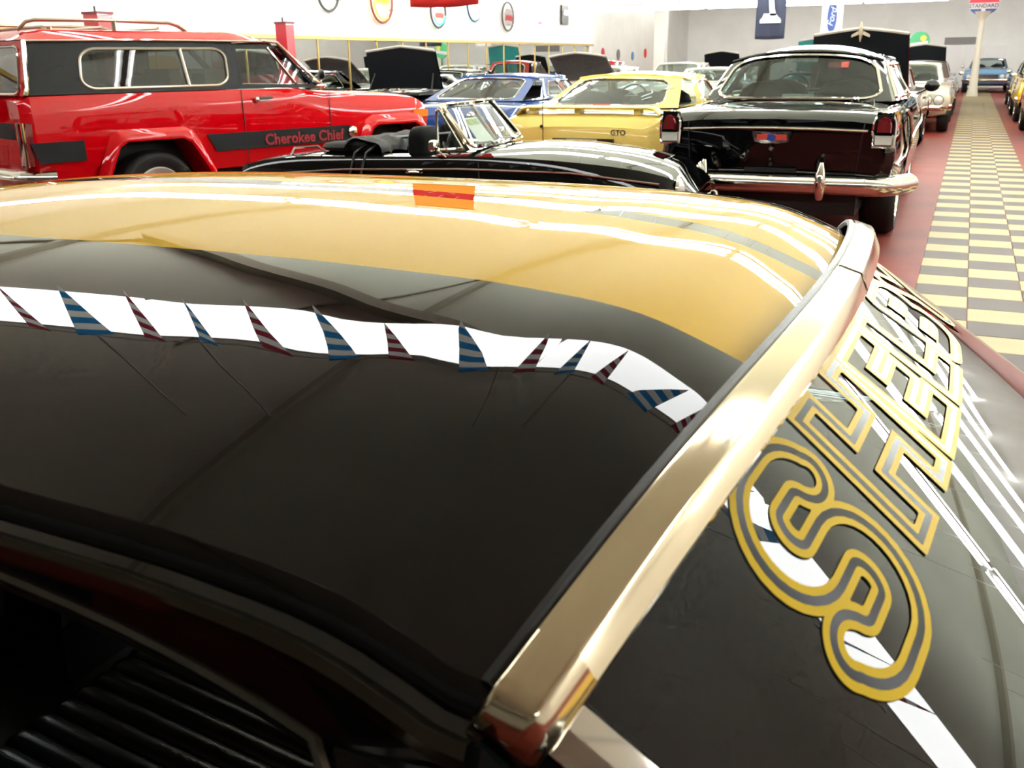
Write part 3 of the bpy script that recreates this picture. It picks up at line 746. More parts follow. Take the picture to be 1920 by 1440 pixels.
winface(jeep, ((.70, -.89, 1.22), (.70, .89, 1.22), (.20, .83, 1.66), (.20, -.83, 1.66)), (.05, .95, .06, .94), .05, 2, SATIN, GLASS, CHROME, (.12, 0, 0), 'windshield', 'windshield_frame')
winface(jeep, ((-2.12, .90, 1.235), (-2.12, -.90, 1.235), (-2.05, -.845, 1.655), (-2.05, .845, 1.655)), (.04, .96, .03, .90), .05, 2.2, RED, glass('rear_grey_glass', (.30, .36, .33), base=.22), CHROME, (-.04, 0, 0), 'rear_window', 'tailgate_frame')
MB().box((-2.175, 0, .96), (.012, 1.5, .13)).build('tailgate_stripe', SATIN, jeep)
bumper(jeep, -2.20, .97, .58, .15, .10, CHROME, wrap=.16); bumper(jeep, 2.14, .95, .58, .15, .10)
MB().box((2.10, 0, .90), (.05, 1.05, .22)).build('grille', RUBBER, jeep)
MB().ball((.35, .1, 1.52), (.02, .11, .03), 10).build('rear_view_mirror', DARKTRIM, jeep)
for s in (1, -1):
    MB().box((-.25, s*.42, 1.22), (.12, .5, .40)).build('seat', mat('tan_seat', (188, 140, 88), rough=.6), jeep)
MB().add([(.68, -.86, 1.243), (.68, .86, 1.243), (-2.06, .86, 1.243), (-2.06, -.86, 1.243)], [(0, 1, 2, 3)]).build('interior', DARKTRIM, jeep)

# ------------------------------------------------------------------ small black open roadster in front of it
mg = empty('roadster', (-3.24, 6.72, 0), R(6), 'small black open roadster with chrome windshield frame and a paper sign behind the glass', 'car')
GS = [(-1.86, .42, .54, .60, .52, .56, .64, .655), (-1.78, .33, .61, .66, .52, .62, .735, .75), (-1.1, .24, .64, .69, .5, .645, .815, .835), (-.5, .20, .65, .70, .48, .66, .825, .84), (.05, .20, .65, .70, .48, .66, .835, .865), (.5, .21, .65, .70, .5, .655, .825, .885), (1.0, .24, .65, .70, .5, .63, .79, .85), (1.45, .30, .62, .66, .5, .57, .71, .75), (1.62, .40, .54, .58, .5, .48, .58, .61)]
bo = body_mesh(GS, 50).build('body', BLACK, mg)
boolean(bo, [cut_poly([(-.86, .36), (-.86, 1.0), (.0, 1.0), (.0, .36)], .54), cut_cyl(-1.0, .30, .34, .9), cut_cyl(1.02, .30, .34, .9)])
MB().box((.0, 0, .34), (2.8, .9, .2)).build('chassis', RUBBER, mg)
for ax in (-1.0, 1.02):
    for s in (1, -1): wheel(mg, ax, s*.685, .29, .16, 'chrome')
WB, WT = .06, -.20
Q = ((WB, -.60, .87), (WB, .60, .87), (WT, .545, 1.175), (WT, -.545, 1.175))
g, f = winface(mg, Q, (.03, .97, .04, .95), .06, 2.2, STEEL, GLASS, CHROME, (.05, 0, 0), 'windshield', 'windshield_frame', .016)
me = MB()
me.prism([(.60, .10), (.82, .10), (.80, .66), (.60, .66)], lambda a, c: f(1-a, c, -.014), lambda a, c: f(1-a, c, -.012))
o = me.build('price_sheet', mat('paper_white', (232, 236, 226), rough=.6), None); 
o.parent = mg; 
o2 = MB().prism([(.62, .50), (.80, .50), (.79, .63), (.62, .63)], lambda a, c: f(1-a, c, -.0125), lambda a, c: f(1-a, c, -.011)).build('sheet_picture', mat('paper_green', (150, 166, 96), rough=.6, noise=.5, nscale=30), mg)
for u in (.30, .68):
    ribbon(mg, 'wiper', [f(u, .0, .02), f(u-.04, .05, .025), f(u-.24, .08, .02)], .006, RUBBER)
ribbon(mg, 'defroster_strap', [f(.52, .96, -.03), f(.46, .05, -.03)], .013, CHROME)
MB().ball(f(.50, .80, -.08), (.02, .09, .03), 10).build('rear_view_mirror', CHROME, mg)
for s in (1, -1):
    # quarter light
    Q2 = (Vector((-.19, s*.615, .85)), Vector((.03, s*.615, .865)), Vector((-.185, s*.565, 1.15)), Vector((-.20, s*.565, 1.14)))
    winface(mg, Q2, (.06, .94, .05, .95), .05, 1, STEEL, GLASS, CHROME, (0, s*.006, 0), 'quarter_light', 'quarter_frame', .009)
    ribbon(mg, 'side_strip', [(-1.60, s*.665, .67), (-.9, s*.697, .725), (0, s*.694, .745), (.8, s*.688, .735), (1.40, s*.640, .67)], .007, CHROME)
    MB().ball((-.33, s*.70, .715), (.07, .02, .013), 10).build('door_handle', CHROME, mg)
    ribbon(mg, 'door_seam', [(-.75, s*.655, .79), (-.78, s*.702, .6), (-.70, s*.68, .30)], .004, RUBBER)
    ribbon(mg, 'door_seam', [(.14, s*.66, .79), (.16, s*.702, .6), (.12, s*.68, .30)], .004, RUBBER)
    MB().tube([(-.10, s*.66, .82), (-.16, s*.70, .88)], .007, 6).sball((-.17, s*.71, .90), (.03, .05, .042), .6, 12).build('mirror', CHROME, mg)
    lamp_disc(mg, 'headlight', (1.50, s*.50, .62), .085, WHITELENS, 1)
    MB().box((-1.84, s*.46, .60), (.06, .10, .14)).build('taillight', REDLENS, mg)
    MB().sball((-.42, s*.29, .80), (.07, .19, .21)).build('seat', mat('black_leather', (6, 6, 7), rough=.8, spec=.2), mg)
MB().tube([(-.18, -.27+.165*math.cos(a), .83+.15*math.sin(a)) for a in [2*math.pi*i/20 for i in range(20)]], .011, 6, closed=True).build('steering_wheel', RUBBER, mg)
rows_ = []
for i in range(13):
    a = math.pi*i/12; rows_.append([(-.80+.16*math.cos(a)+.02*math.sin(j*1.7), -.56+1.12*j/14, .83+.10*math.sin(a)+.012*math.sin(j*2.3+i)) for j in range(15)])
MB().grid(rows_).build('folded_top', mat('soft_top', (20, 20, 22), rough=.75, bump=.4, bscale=80), mg, ang=60)
MB().ball((-1.0, -.42, .86), (.20, .10, .045), 12).ball((-.86, -.44, .88), (.14, .09, .06), 12).build('top_cover_bundle', mat('soft_top', (20, 20, 22)), mg)
for dx in (0, .09): ribbon(mg, 'strap', [(-.78+dx, -.50, .90), (-.82+dx, -.64, .835), (-.84+dx, -.705, .68), (-.83+dx, -.70, .50)], .008, RUBBER)
ribbon(mg, 'rack_bar', [(-1.42, -.52, .79), (-1.38, -.52, .855), (-1.18, -.52, .87), (-1.12, -.52, .82)], .009, CHROME)
ribbon(mg, 'rack_bar', [(-1.42, .52, .79), (-1.38, .52, .855), (-1.18, .52, .87), (-1.12, .52, .82)], .009, CHROME)
rows_ = [(-.86, -.50, .90), (-.30, -.535, .925)]
MB().tube([(-.80, -.10, .90), (-.12, -.20, .96)], .03, 8, flat=.4).build('side_screen', mat('screen_grey', (70, 66, 72), rough=.4), mg)
bumper(mg, -1.86, .60, .46, .09, .06); bumper(mg, 1.64, .60, .46, .09, .06)
MB().box((1.615, 0, .52), (.03, .5, .12)).build('grille', CHROME, mg)

# ------------------------------------------------------------------ black fifties sedan, tail to the camera
ch = empty('fifties_sedan', (-1.35, 10.30, 0), R(90), 'black fifties sedan with chrome rear bumper and arched red taillights beside the aisle', 'car')
CS = [(-2.43, .52, .76, .84, .72, .80, .97, 1.00), (-2.36, .42, .84, .90, .72, .86, 1.03, 1.055), (-1.9, .34, .86, .93, .70, .87, 1.06, 1.095), (-1.3, .30, .86, .93, .66, .87, 1.07, 1.11), (-.2, .26, .86, .92, .62, .86, 1.07, 1.10), (1.0, .26, .86, .92, .62, .85, 1.05, 1.10), (1.9, .30, .84, .91, .64, .83, 1.01, 1.07), (2.35, .36, .82, .88, .66, .78, .93, .99), (2.43, .44, .74, .80, .66, .70, .86, .90)]
bo = body_mesh(CS, 56).build('body', BLACK, ch)
boolean(bo, [cut_cyl(-1.38, .36, .42, 1.1), cut_cyl(1.50, .36, .41, 1.1)])
MB().box((.0, 0, .5), (3.8, 1.1, .36)).box((-2.0, 0, .42), (.7, 1.3, .30)).build('chassis', RUBBER, ch)  # rear black box added to stand in for shadow under the bumper
for ax in (-1.38, 1.50):
    for s in (1, -1): wheel(ch, ax, s*(.90 if ax < 0 else .85), .365, .27 if ax < 0 else .19, 'chrome')
cabin(ch, dict(wbf=.74, wbr=.78, wt=.64, zb=1.095, zt=1.42, crown=.14, xb0=.85, xt0=.42, xt1=-1.00, xb1=-1.42, wside=.84, bf=.16, br=.14, rear=(.045, .955, .05, .93), rr=.12, side=[(.05, .49, .08, .88), (.54, .93, .08, .88)], sr=.03, tr=.014, bs=.03, rear_glass=glass('rear_green_glass', (.34, .42, .40))), BLACK, gm=TINT)
bumper(ch, -2.45, .98, .51, .15, .11, CHROME, wrap=.28); bumper(ch, 2.47, .82, .51, .15, .10)
for y in (-.40, .50):
    MB().tube([(-2.55, y, .42), (-2.585, y, .50), (-2.585, y, .60), (-2.55, y, .685)], [.03, .045, .042, .02], 10).build('bumper_guard', CHROME, ch)
for s in (1, -1):
    # taillight: arched red lens over clear lens in a chrome bezel
    def tl(a, c): return (-2.455+.04*(c-.9), s*.815+a, c)
    arch_ = [(-.065, .90)]+[(.065*math.cos(R(180-15*i)), .955+.085*math.sin(R(180-15*i))) for i in range(13)]+[(.065, .90)]
    b = MB().prism(arch_, lambda a, c: tl(a, c), lambda a, c: tuple(np.array(tl(a*.7, .96+(c-.96)*.75))+np.array((-.05, 0, 0)))); t_ = b.build('taillight', REDLENS, ch)
    MB().prism([(-.065, .82), (.065, .82), (.065, .895), (-.065, .895)], lambda a, c: tl(a, c), lambda a, c: tuple(np.array(tl(a*.9, .857+(c-.857)*.85))+np.array((-.035, 0, 0)))).build('reverse_light', WHITELENS, t_)
    MB().tube([tl(-.075, .81)]+[tl(*q) for q in [(x_*1.16, z_ if z_ < .91 else .955+(z_-.955)*1.13) for x_, z_ in arch_]]+[tl(.075, .81)], .014, 6, closed=True).build('taillight_bezel', CHROME, t_)
    MB().box((-2.43, s*.815, .955), (.10, .12, .20)).build('lamp_pod', BLACK, ch)
    # side slash and spear
    ribbon(ch, 'side_slash', [(-1.28, s*.895, 1.02), (-1.20, s*.925, .96), (-1.10, s*.940, .84), (-1.05, s*.943, .74)], .015, CHROME)
    ribbon(ch, 'side_spear', [(-1.05, s*.943, .74), (-1.4, s*.945, .705), (-1.9, s*.945, .68), (-2.30, s*.915, .66)], .014, CHROME)
    ribbon(ch, 'side_molding', [(2.3, s*.885, .80), (1.2, s*.925, .79), (0, s*.930, .77), (-1.05, s*.943, .74)], .011, CHROME)
    MB().box((-.2, s*.925, .90), (.18, .04, .025)).build('door_handle', CHROME, ch)
    ribbon(ch, 'door_seam', [(-.95, s*.872, 1.06), (-.98, s*.93, .7), (-.9, s*.90, .34)], .004, RUBBER)
    lamp_disc(ch, 'headlight', (2.42, s*.66, .84), .10, WHITELENS, 1)
    MB().tube([(.80, s*.86, 1.08), (.84, s*.96, 1.13)], .012, 6).ball((.84, s*1.0, 1.16), (.04, .075, .06), 12).build('mirror', mat('mirror_black', (8, 8, 9), rough=.2), ch)
MB().ball((-1.30, -.90, 1.12), (.012, .012, .012), 6).build('antenna_base', CHROME, ch)
zst = .93
ribbon(ch, 'deck_strip', [(-2.475, -.70, zst-.01), (-2.487, -.35, zst+.002), (-2.49, 0, zst+.006), (-2.487, .35, zst+.002), (-2.475, .70, zst-.01)], .009, CHROME)
sh = [(-.155, .035), (-.15, .05), (0, .045), (.15, .05), (.155, .035), (.13, -.035), (.05, -.05), (0, -.045), (-.05, -.05), (-.13, -.035)]
em = MB().prism(sh, lambda a, c: (-2.45, a, .865+c), lambda a, c: (-2.493, a*.98, .865+c*.95)).build('deck_emblem', CHROME, ch)
MB().box((-2.494, .045, .866), (.006, .13, .042)).box((-2.494, -.06, .866), (.006, .11, .042)).build('emblem_field', mat('emblem_red', (205, 70, 60), rough=.3), em)
MB().box((-2.499, 0, .862), (.006, .06, .05), Matrix.Rotation(R(18), 3, 'X')).build('emblem_field', mat('emblem_blue', (50, 70, 150), rough=.3), em)
for z_, r_ in ((.78, .022), (.70, .013), (.66, .017)): MB().lathe([(r_, 0), (r_, -.05), (r_*.6, -.065), (.001, -.065)], (-2.425, .0, z_), 'x', 14).build('lock_button', CHROME, ch)
MB().box((-2.455, 0, .615), (.03, .40, .035)).build('plate_bracket', RUBBER, ch)
ribbon(ch, 'deck_seam', [(-1.47, -.64, 1.115), (-1.9, -.68, 1.085), (-2.36, -.68, 1.035), (-2.45, -.67, .95), (-2.455, -.64, .60), (-2.455, .64, .60), (-2.45, .67, .95), (-2.36, .68, 1.035), (-1.9, .68, 1.085), (-1.47, .64, 1.115)], .004, RUBBER)
# stickers on the rear glass
for nm, y, z, x, w_, h_, c_ in (('window_sticker', .02, 1.43, -1.145, .28, .05, (222, 220, 210)), ('window_sticker', -.30, 1.385, -1.19, .17, .07, (170, 60, 50)), ('shelf_plate', -.02, 1.135, -1.47, .26, .05, (205, 200, 190))):
    MB().box((x-.01, y, z), (.006, w_, h_), Matrix.Rotation(R(47), 3, 'Y')).build(nm, mat('sticker_%d' % c_[0], c_, rough=.5, noise=.25, nscale=25), ch)

# ------------------------------------------------------------------ yellow coupe with a deck spoiler
PALEY = paint('pale_yellow_paint', (233, 205, 112), rough=.22)
gt = gcar('spoiler_coupe', 'pale yellow coupe with deck spoiler and whip antenna, left of the black sedan', (-3.62, 12.02, 0), R(90), PALEY,
          cab=dict(wbf=.74, wbr=.80, wt=.62, zb=.955, zt=1.245, crown=.075, xb0=.85, xt0=.30, xt1=-.72, xb1=-1.52, wside=.84, rear=(.075, .90, .07, .88), rr=.10, side=[(.05, .50, .10, .85)], bf=.14, br=.13, tr=.009, rear_glass=TINT, btr=.0), chrome=False, rim='spoke', axles=(-1.38, 1.48), wr=.345, tz=-.06)
b = MB(); rows_ = []
for i in range(25):
    t = -1+2*i/24; y = t*.80; e = max(0, (abs(t)-.88)/.12)
    zc = .985-.075*e**1.5; x = -2.16+.05*abs(t)**3
    rows_.append([(x+.15, y, zc-.012), (x+.06, y, zc+.014), (x-.08, y, zc+.016), (x-.12, y, zc-.002), (x-.10, y, zc-.018), (x+.06, y, zc-.016)])
b.grid(rows_, cv=True).build('spoiler', PALEY, gt, ang=60)
for y in (-.55, .1, .62): MB().box((-2.14, y, .945), (.14, .06, .07)).build('spoiler_foot', PALEY, gt)
ribbon(gt, 'antenna', [(-2.415, .40, .66), (-2.425, .40, .70), (-2.43, .40, 1.08)], .005, RUBBER)
me = text_mesh('GTO', .075, mat('emblem_dark', (92, 84, 60), rough=.3, metal=.7), bold=.001, name='deck_lettering'); xform(me, Matrix.Translation((-2.405, -.42, .745)) @ Matrix.Rotation(R(-90), 4, 'Z') @ Matrix.Rotation(R(90), 4, 'X')); link('deck_lettering', me, gt)
MB().box((-2.435, -.05, .635), (.05, .66, .10)).build('license_recess', RUBBER, gt)
MB().box((-2.47, -.05, .62), (.02, .33, .12)).build('license_plate', mat('plate', (190, 180, 185), rough=.4), gt)
MB().lathe([(.016, 0), (.016, -.02), (.001, -.02)], (-2.40, .42, .80), 'x', 12).build('trunk_lock', CHROME, gt)
chalk = mat('chalk', (215, 235, 232), rough=.9)
def rw(y, z): return Vector((-1.52-.13*(1-(y/.8)**2)*.9+(z-.955)/.29*.80-.02, y, z))
for st in ([(-.22, 1.19), (-.17, 1.10), (-.14, 1.07), (-.28, 1.075)], [(-.38, 1.19), (-.33, 1.175), (-.38, 1.13), (-.42, 1.10), (-.33, 1.06)], [(-.52, 1.18), (-.58, 1.175), (-.53, 1.13), (-.62, 1.15)], [(-.36, 1.03), (-.44, 1.06)]):
    ribbon(gt, 'chalk_mark', [rw(y, z) for y, z in st], .009, chalk, flat=.4)

# ------------------------------------------------------------------ blue coupe
BLUE = paint('blue_paint', (28, 62, 128), rough=.2)
bl = gcar('blue_coupe', 'dark blue fastback coupe with bright window surrounds, left of the yellow coupe', (-6.12, 13.75, 0), R(90), BLUE,
          cab=dict(wbf=.72, wbr=.74, wt=.60, zb=.95, zt=1.22, crown=.07, xb0=.80, xt0=.28, xt1=-.80, xb1=-1.62, wside=.82, rear=(.09, .91, .07, .90), rr=.07, side=[(.05, .36, .10, .85), (.40, .68, .12, .82)], bf=.13, br=.10, tr=.009))
ribbon(bl, 'antenna', [(1.0, -.80, .95), (1.0, -.80, 1.25)], .004, RUBBER)
# ------------------------------------------------------------------ rest of the striped coupe: body, interior, nose, tail
KS = [(-1.42, .50, .66, .74, .62, .68, .76, .78), (-1.34, .40, .76, .83, .62, .76, .82, .835), (-1.0, .32, .80, .87, .62, .80, .845, .855), (-.5, .26, .82, .885, .62, .82, .865, .875), (.3, .22, .82, .885, .60, .83, .885, .89), (1.6, .22, .82, .88, .60, .82, .885, .90), (2.3, .26, .82, .87, .60, .80, .85, .90), (3.0, .32, .80, .85, .60, .78, .78, .82), (3.16, .42, .72, .78, .60, .70, .68, .71)]
bo = body_mesh(KS, 56).build('body', BLACK, coupe)
boolean(bo, [cut_poly([(-.40, .28), (-.40, 1.2), (1.72, 1.2), (1.72, .28)], .72), cut_cyl(-.38, .33, .385, 1.0), cut_cyl(2.36, .33, .385, 1.0)])
MB().box((1.0, 0, .30), (3.6, 1.2, .16)).build('chassis', RUBBER, coupe)
for ax in (-.38, 2.36):
    for s in (1, -1): wheel(coupe, ax, s*.865, .33, .21, 'spoke')
LEATHER = mat('ribbed_vinyl', (11, 13, 13), rough=.30, bump=.25, bscale=350)
def pleat(rows_fn, name, v0, v1):
    rows_ = []; nv = int((v1-v0)/.04)*8
    for i in range(25):
        u = i/24; row = []
        for j in range(nv+1):
            v = v0+(v1-v0)*j/nv; rib = abs(math.sin(math.pi*(v-v0)/.04))**.6
            row.append(rows_fn(u, v, rib))
        rows_.append(row)
    return MB().grid(rows_).build(name, LEATHER, coupe, ang=70)
def cush(u, v, rib):
    # u: 0 bottom front, .35 front edge, 1 rear
    if u < .35: a = R(90*(u/.35)); x = 1.045+.035*math.cos(a); z = .465+.04*math.sin(a)-(.16*(1-u/.35) if u < .12 else .0)
    else: t = (u-.35)/.65; x = 1.045-.50*t; z = .505-.065*t
    n_ = (math.cos(R(90*min(1, u/.35))), math.sin(R(90*min(1, u/.35))))
    return (x+n_[0]*.012*rib, v, z+n_[1]*.012*rib)
pleat(cush, 'rear_seat_cushion', -.62, .62)
pleat(lambda u, v, rib: (.56-.30*u+.012*rib, v, .43+.46*u-.05*u**6+.004*rib), 'rear_seat_back', -.62, .62)
for s in (1, -1):
    MB().box((1.28, s*.33, .70), (.14, .48, .50), Matrix.Rotation(R(-14), 3, 'Y')).box((1.50, s*.33, .42), (.50, .50, .14)).build('front_seat', LEATHER, coupe)
    MB().box((.65, s*.705, .58), (2.1, .03, .60)).build('door_panel', DARKTRIM, coupe)
MB().box((.65, 0, .27), (2.1, 1.42, .03)).build('carpet', mat('black_carpet', (8, 8, 9), rough=.95), coupe)
MB().box((-.08, 0, .865), (.62, 1.40, .03)).build('package_shelf', DARKTRIM, coupe)
MB().box((1.66, 0, .80), (.22, 1.36, .20)).build('dashboard', DARKTRIM, coupe)
MB().tube([(1.47+.05*math.sin(a), .36+.19*math.cos(a), .86+.17*math.sin(a)) for a in [2*math.pi*i/24 for i in range(24)]], .013, 8, closed=True).build('steering_wheel', RUBBER, coupe)
winface(coupe, ((1.86, -.70, .89), (1.86, .70, .89), (1.33, .575, 1.20), (1.33, -.575, 1.20)), (.03, .97, .04, .96), .05, 2, BLACK, GLASS, CHROME, (.12, 0, 0), 'windshield', 'windshield_frame', lift=.05)
bumper(coupe, -1.43, .80, .56, .12, .08); bumper(coupe, 3.18, .78, .52, .12, .08)
for s in (1, -1):
    for k_ in range(3): MB().box((-1.425, s*(.46+.085*k_), .68), (.03, .06, .11)).build('taillight', REDLENS, coupe)
    lamp_disc(coupe, 'headlight', (3.14, s*.62, .60), .085, WHITELENS, 1)
MB().box((3.15, 0, .60), (.04, .95, .14)).build('grille', RUBBER, coupe)
for z_, (xa, xb) in ((0, (-1.36, -.62)), (1, (1.95, 3.05))):
    for s in (1, -1):
        rows_ = []
        for i in range(13):
            x = xa+(xb-xa)*i/12; q = [np.interp(x, [k[0] for k in KS], [k[c] for k in KS]) for c in (5, 6, 7)]
            ws_, zs_, zt_ = (pchip(np.array([x]), [k[0] for k in KS], [k[c] for k in KS])[0] for c in (5, 6, 7))
            r_ = []
            for j in range(5):
                v = .019+.263*j/4
                z = np.interp(v, [0, ws_*.36, ws_*.72], [zt_, zs_+(zt_-zs_)*.92, zs_+(zt_-zs_)*.62]); r_.append((x, s*v, z+.003))
            rows_.append(r_)
        MB().grid(rows_).build('body_stripe', YEL, coupe)

# ------------------------------------------------------------------ other cars down the hall
def face(d): return R(90) if d > 0 else R(-90)
NAVY = paint('navy_paint', (16, 20, 34)); WHITEP = paint('white_paint', (226, 224, 214)); MAROON = paint('maroon_paint', (96, 16, 24)); CREAMP = paint('cream_paint', (206, 202, 180))
BROWN = paint('mauve_paint', (132, 104, 100)); LBLUE = paint('light_blue_paint', (112, 150, 190)); BRIGHTY = paint('bright_yellow_paint', (240, 190, 20)); TEAL = paint('teal_paint', (40, 120, 118))
gcar('hood_up_car', 'dark car with black hood raised, by the mirrors behind the red off-roader', (-9.30, 17.3, 0), face(-1), NAVY, hood=R(76), hw=.76, hx=1.5, hlen=.66)
gcar('hood_up_car', 'white car with grey brown hood underside raised, behind the blue coupe', (-7.80, 22.3, 0), face(-1), WHITEP, hood=R(34), hlen=.95, hoodm=mat('grey_liner', (84, 76, 74), rough=.8))
gcar('red_pickup', 'red car with dark windows far back near the end of the mirrors', (-9.75, 27.6, 0), face(1), paint('dull_red_paint', (150, 26, 22)), cab=dict(zt=1.40, crown=.08, xt1=-.55, xb1=-.95))
gcar('white_coupe', 'white coupe with rounded roof far back, left of another white one', (-7.55, 28.2, 0), face(-1), WHITEP, cab=dict(zt=1.32))
gcar('white_coupe', 'white coupe far back, just behind the yellow coupe roof', (-5.55, 24.2, 0), face(1), WHITEP, cab=dict(zt=1.22, crown=.05))
gcar('hood_up_car', 'small looking far car with black hood raised against the far left wall', (-7.6, 35.0, 0), face(-1), WHITEP, hood=R(62), hw=.62, hx=1.2, hlen=.68)
gcar('hood_up_car', 'far teal car with its hood raised, mostly behind the black sedan roof', (-5.0, 38.2, 0), face(-1), TEAL, hood=R(75), hoodm=TEAL, hx=1.2, hlen=1.02)
l2 = gcar('hood_up_sedan', 'maroon sedan with black hood raised behind the black fifties sedan', (-1.56, 17.6, 0), face(-1), MAROON, hood=R(65), hw=.72, hx=1.3, hlen=.84, cab=dict(zt=1.30))
orn = MB()
hx0 = Vector((1.3+.86*math.cos(R(65)), 0, 1.0+.86*math.sin(R(65))))
orn.tube([hx0+Vector((.02, 0, -.12)), hx0+Vector((.03, 0, .02)), hx0+Vector((.03, 0, .16))], [.012, .035, .006], 8)
for s in (1, -1): orn.prism([(0, .05), (.13, -.02), (.13, -.06), (0, -.01)], lambda a, c: hx0+Vector((.02, s*a, c)), lambda a, c: hx0+Vector((.035, s*a, c)))
orn.build('hood_ornament', mat('ornament_metal', (150, 138, 116), rough=.35, metal=.6), l2)
gcar('cream_sedan', 'cream car with white windshield frame and red trim beside the aisle', (-1.22, 23.2, 0), face(-1), CREAMP, roofcol=WHITEP, cab=dict(zt=1.28))
gcar('vinyl_top_coupe', 'mauve coupe with dark brown roof farther down the aisle', (-1.22, 28.6, 0), face(1), BROWN, roofcol=mat('brown_vinyl', (66, 46, 46), rough=.5), cab=dict(zt=1.28))
gcar('hood_up_car', 'dark car with square black hood raised below the round green sign', (-1.35, 34.6, 0), face(-1), BLACK, hood=R(75), hw=.62, hx=1.3, hlen=.72)
gcar('light_blue_car', 'light blue car at the far end of the aisle, behind the sign pole', (.62, 46.8, 0), face(-1), LBLUE, roofcol=mat('blue_top', (70, 86, 108), rough=.6))
gcar('hood_up_car', 'red car with red hood raised on the right side of the aisle', (1.92, 21.2, 0), face(-1), paint('bright_red_paint', (205, 28, 24)), hood=R(58), hlen=.72, hx=1.3, hoodm=mat('maroon_liner', (110, 20, 26), rough=.6))
gcar('hood_up_car', 'bright yellow car with yellow hood raised on the right side of the aisle', (1.90, 26.9, 0), face(-1), BRIGHTY, hood=R(60), hlen=.82, hx=1.3, hoodm=mat('orange_liner', (236, 176, 60), rough=.6))
gcar('dark_coupe', 'dark coupe far down the right side of the aisle', (1.95, 32.6, 0), face(-1), BLACK)

# ------------------------------------------------------------------ signs, banners, pumps
def neon(label, y, z, r, tubes, back=None, sq=False):
    root = empty('neon_sign', (XL+.02, y, z), 0, label, 'neon sign', 'neon signs on the left wall')
    bm_ = back or mat('neon_backing', (60, 58, 60), rough=.5)
    if sq: MB().box((.03, 0, 0), (.04, 2*r, 2*r)).build('backing', bm_, root)
    else:
        MB().tube([(.05, r*math.cos(a), r*math.sin(a)) for a in [2*math.pi*i/32 for i in range(32)]], .022, 6, closed=True).build('rim', bm_, root)
    for a in (R(25), R(155), R(205), R(-25)): MB().tube([(.01, .9*r*math.cos(a), .9*r*math.sin(a)), (.07, 1.25*r*math.cos(a), .9*r*math.sin(a))], .006, 5).build('bracket', RUBBER, root)
    for nm, col, e, pts in tubes:
        MB().tube([(.08, a*r, c*r) for a, c in pts], .018, 6).build('neon_tube', mat('neon_'+nm, col, emit=e), root)
circ = lambda q, a0=0, a1=360, n=24: [(q*math.cos(R(a0+(a1-a0)*i/n)), q*math.sin(R(a0+(a1-a0)*i/n))) for i in range(n+1)]
zig = lambda z, w_, a: [(-w_+2*w_*i/10, z+(a if i % 2 else -a)) for i in range(11)]
neon('round grey wire neon sign, leftmost and partly cut by the top edge', 15.9, 2.70, .33, [('white', (255, 240, 235), 3, zig(.1, .6, .2))])
neon('round neon sign with orange and yellow tubes and brown rim', 17.75, 2.62, .40, [('orange', (255, 120, 40), 6, zig(.35, .6, .15)), ('yellow', (255, 200, 40), 6, zig(.1, .6, .18)), ('orange', (255, 120, 40), 6, circ(.85, 180, 300))], mat('neon_brown', (120, 60, 50), rough=.5))
neon('pink and teal neon sign below the red flag', 20.1, 2.52, .34, [('pink', (255, 60, 200), 6, circ(.8, 30, 160)), ('teal', (60, 220, 210), 5, circ(.8, 200, 340)), ('red', (255, 60, 50), 5, zig(-.25, .5, .12)), ('white', (255, 240, 235), 5, zig(.25, .5, .15))])
neon('round neon sign glowing pale blue half behind the red flag', 21.9, 2.72, .36, [('cyan', (120, 220, 255), 5, circ(.85)), ('white', (255, 240, 235), 5, zig(0, .5, .2))])
neon('round dark rimmed neon sign with dim silver and red script', 23.8, 2.53, .34, [('silver', (170, 160, 160), .2, zig(.3, .6, .2)), ('dullred', (170, 60, 60), .2, zig(-.1, .6, .2)), ('silver', (170, 160, 160), .2, zig(-.45, .5, .15))])  # unlit script gets a faint glow in its material
neon('bright blue and white glowing neon sign', 25.85, 2.55, .33, [('blue', (90, 120, 255), 9, circ(.9, 60, 240)), ('iceblue', (190, 220, 255), 9, zig(.35, .6, .2)), ('iceblue', (190, 220, 255), 9, zig(-.05, .6, .2)), ('iceblue', (190, 220, 255), 7, circ(.8, 240, 380)), ('magenta', (230, 60, 170), 5, zig(-.3, .4, .12))], mat('neon_white', (210, 215, 235), rough=.5))
neon('small square black neon sign with white figure, rightmost', 27.8, 2.70, .26, [('white', (255, 240, 235), 3, zig(.25, .6, .2))], mat('neon_black', (34, 32, 34), rough=.5), sq=True)
def cloth(name, label, x0, x1, y, z0, z1, m_, cat, wav=.02, thick=.004):
    root = empty(name, ((x0+x1)/2, y, 0), 0, label, cat)
    rows_ = []; w_ = x1-x0
    for sgn in (-1, 1):
        pass
    for i in range(13):
        z = z0+(z1-z0)*i/12; rows_.append([(-w_/2+w_*j/16, wav*math.sin(j*.8+i*.15)*(1-i/14), z-.015*math.sin(math.pi*j/16)*(1-i/12)) for j in range(17)])
    o = MB().grid(rows_).build('cloth', m_, root, ang=70)
    md = o.modifiers.new('t', 'SOLIDIFY'); md.thickness = thick
    MB().tube([(-w_/2-.04, 0, z1), (w_/2+.04, 0, z1)], .014, 8).tube([(-w_/2, 0, z1), (-w_/2, 0, CEIL)], .004, 5).tube([(w_/2, 0, z1), (w_/2, 0, CEIL)], .004, 5).build('rod', RUBBER, root)
    return root
fr = cloth('hanging_flag', 'red flag hanging from the ceiling in front of the neon signs', -4.92, -4.20, 8.5, 1.95, 3.25, mat('red_flag', (225, 44, 34), rough=.8), 'flag')
ws = mat('flag_white', (240, 225, 215), rough=.8)
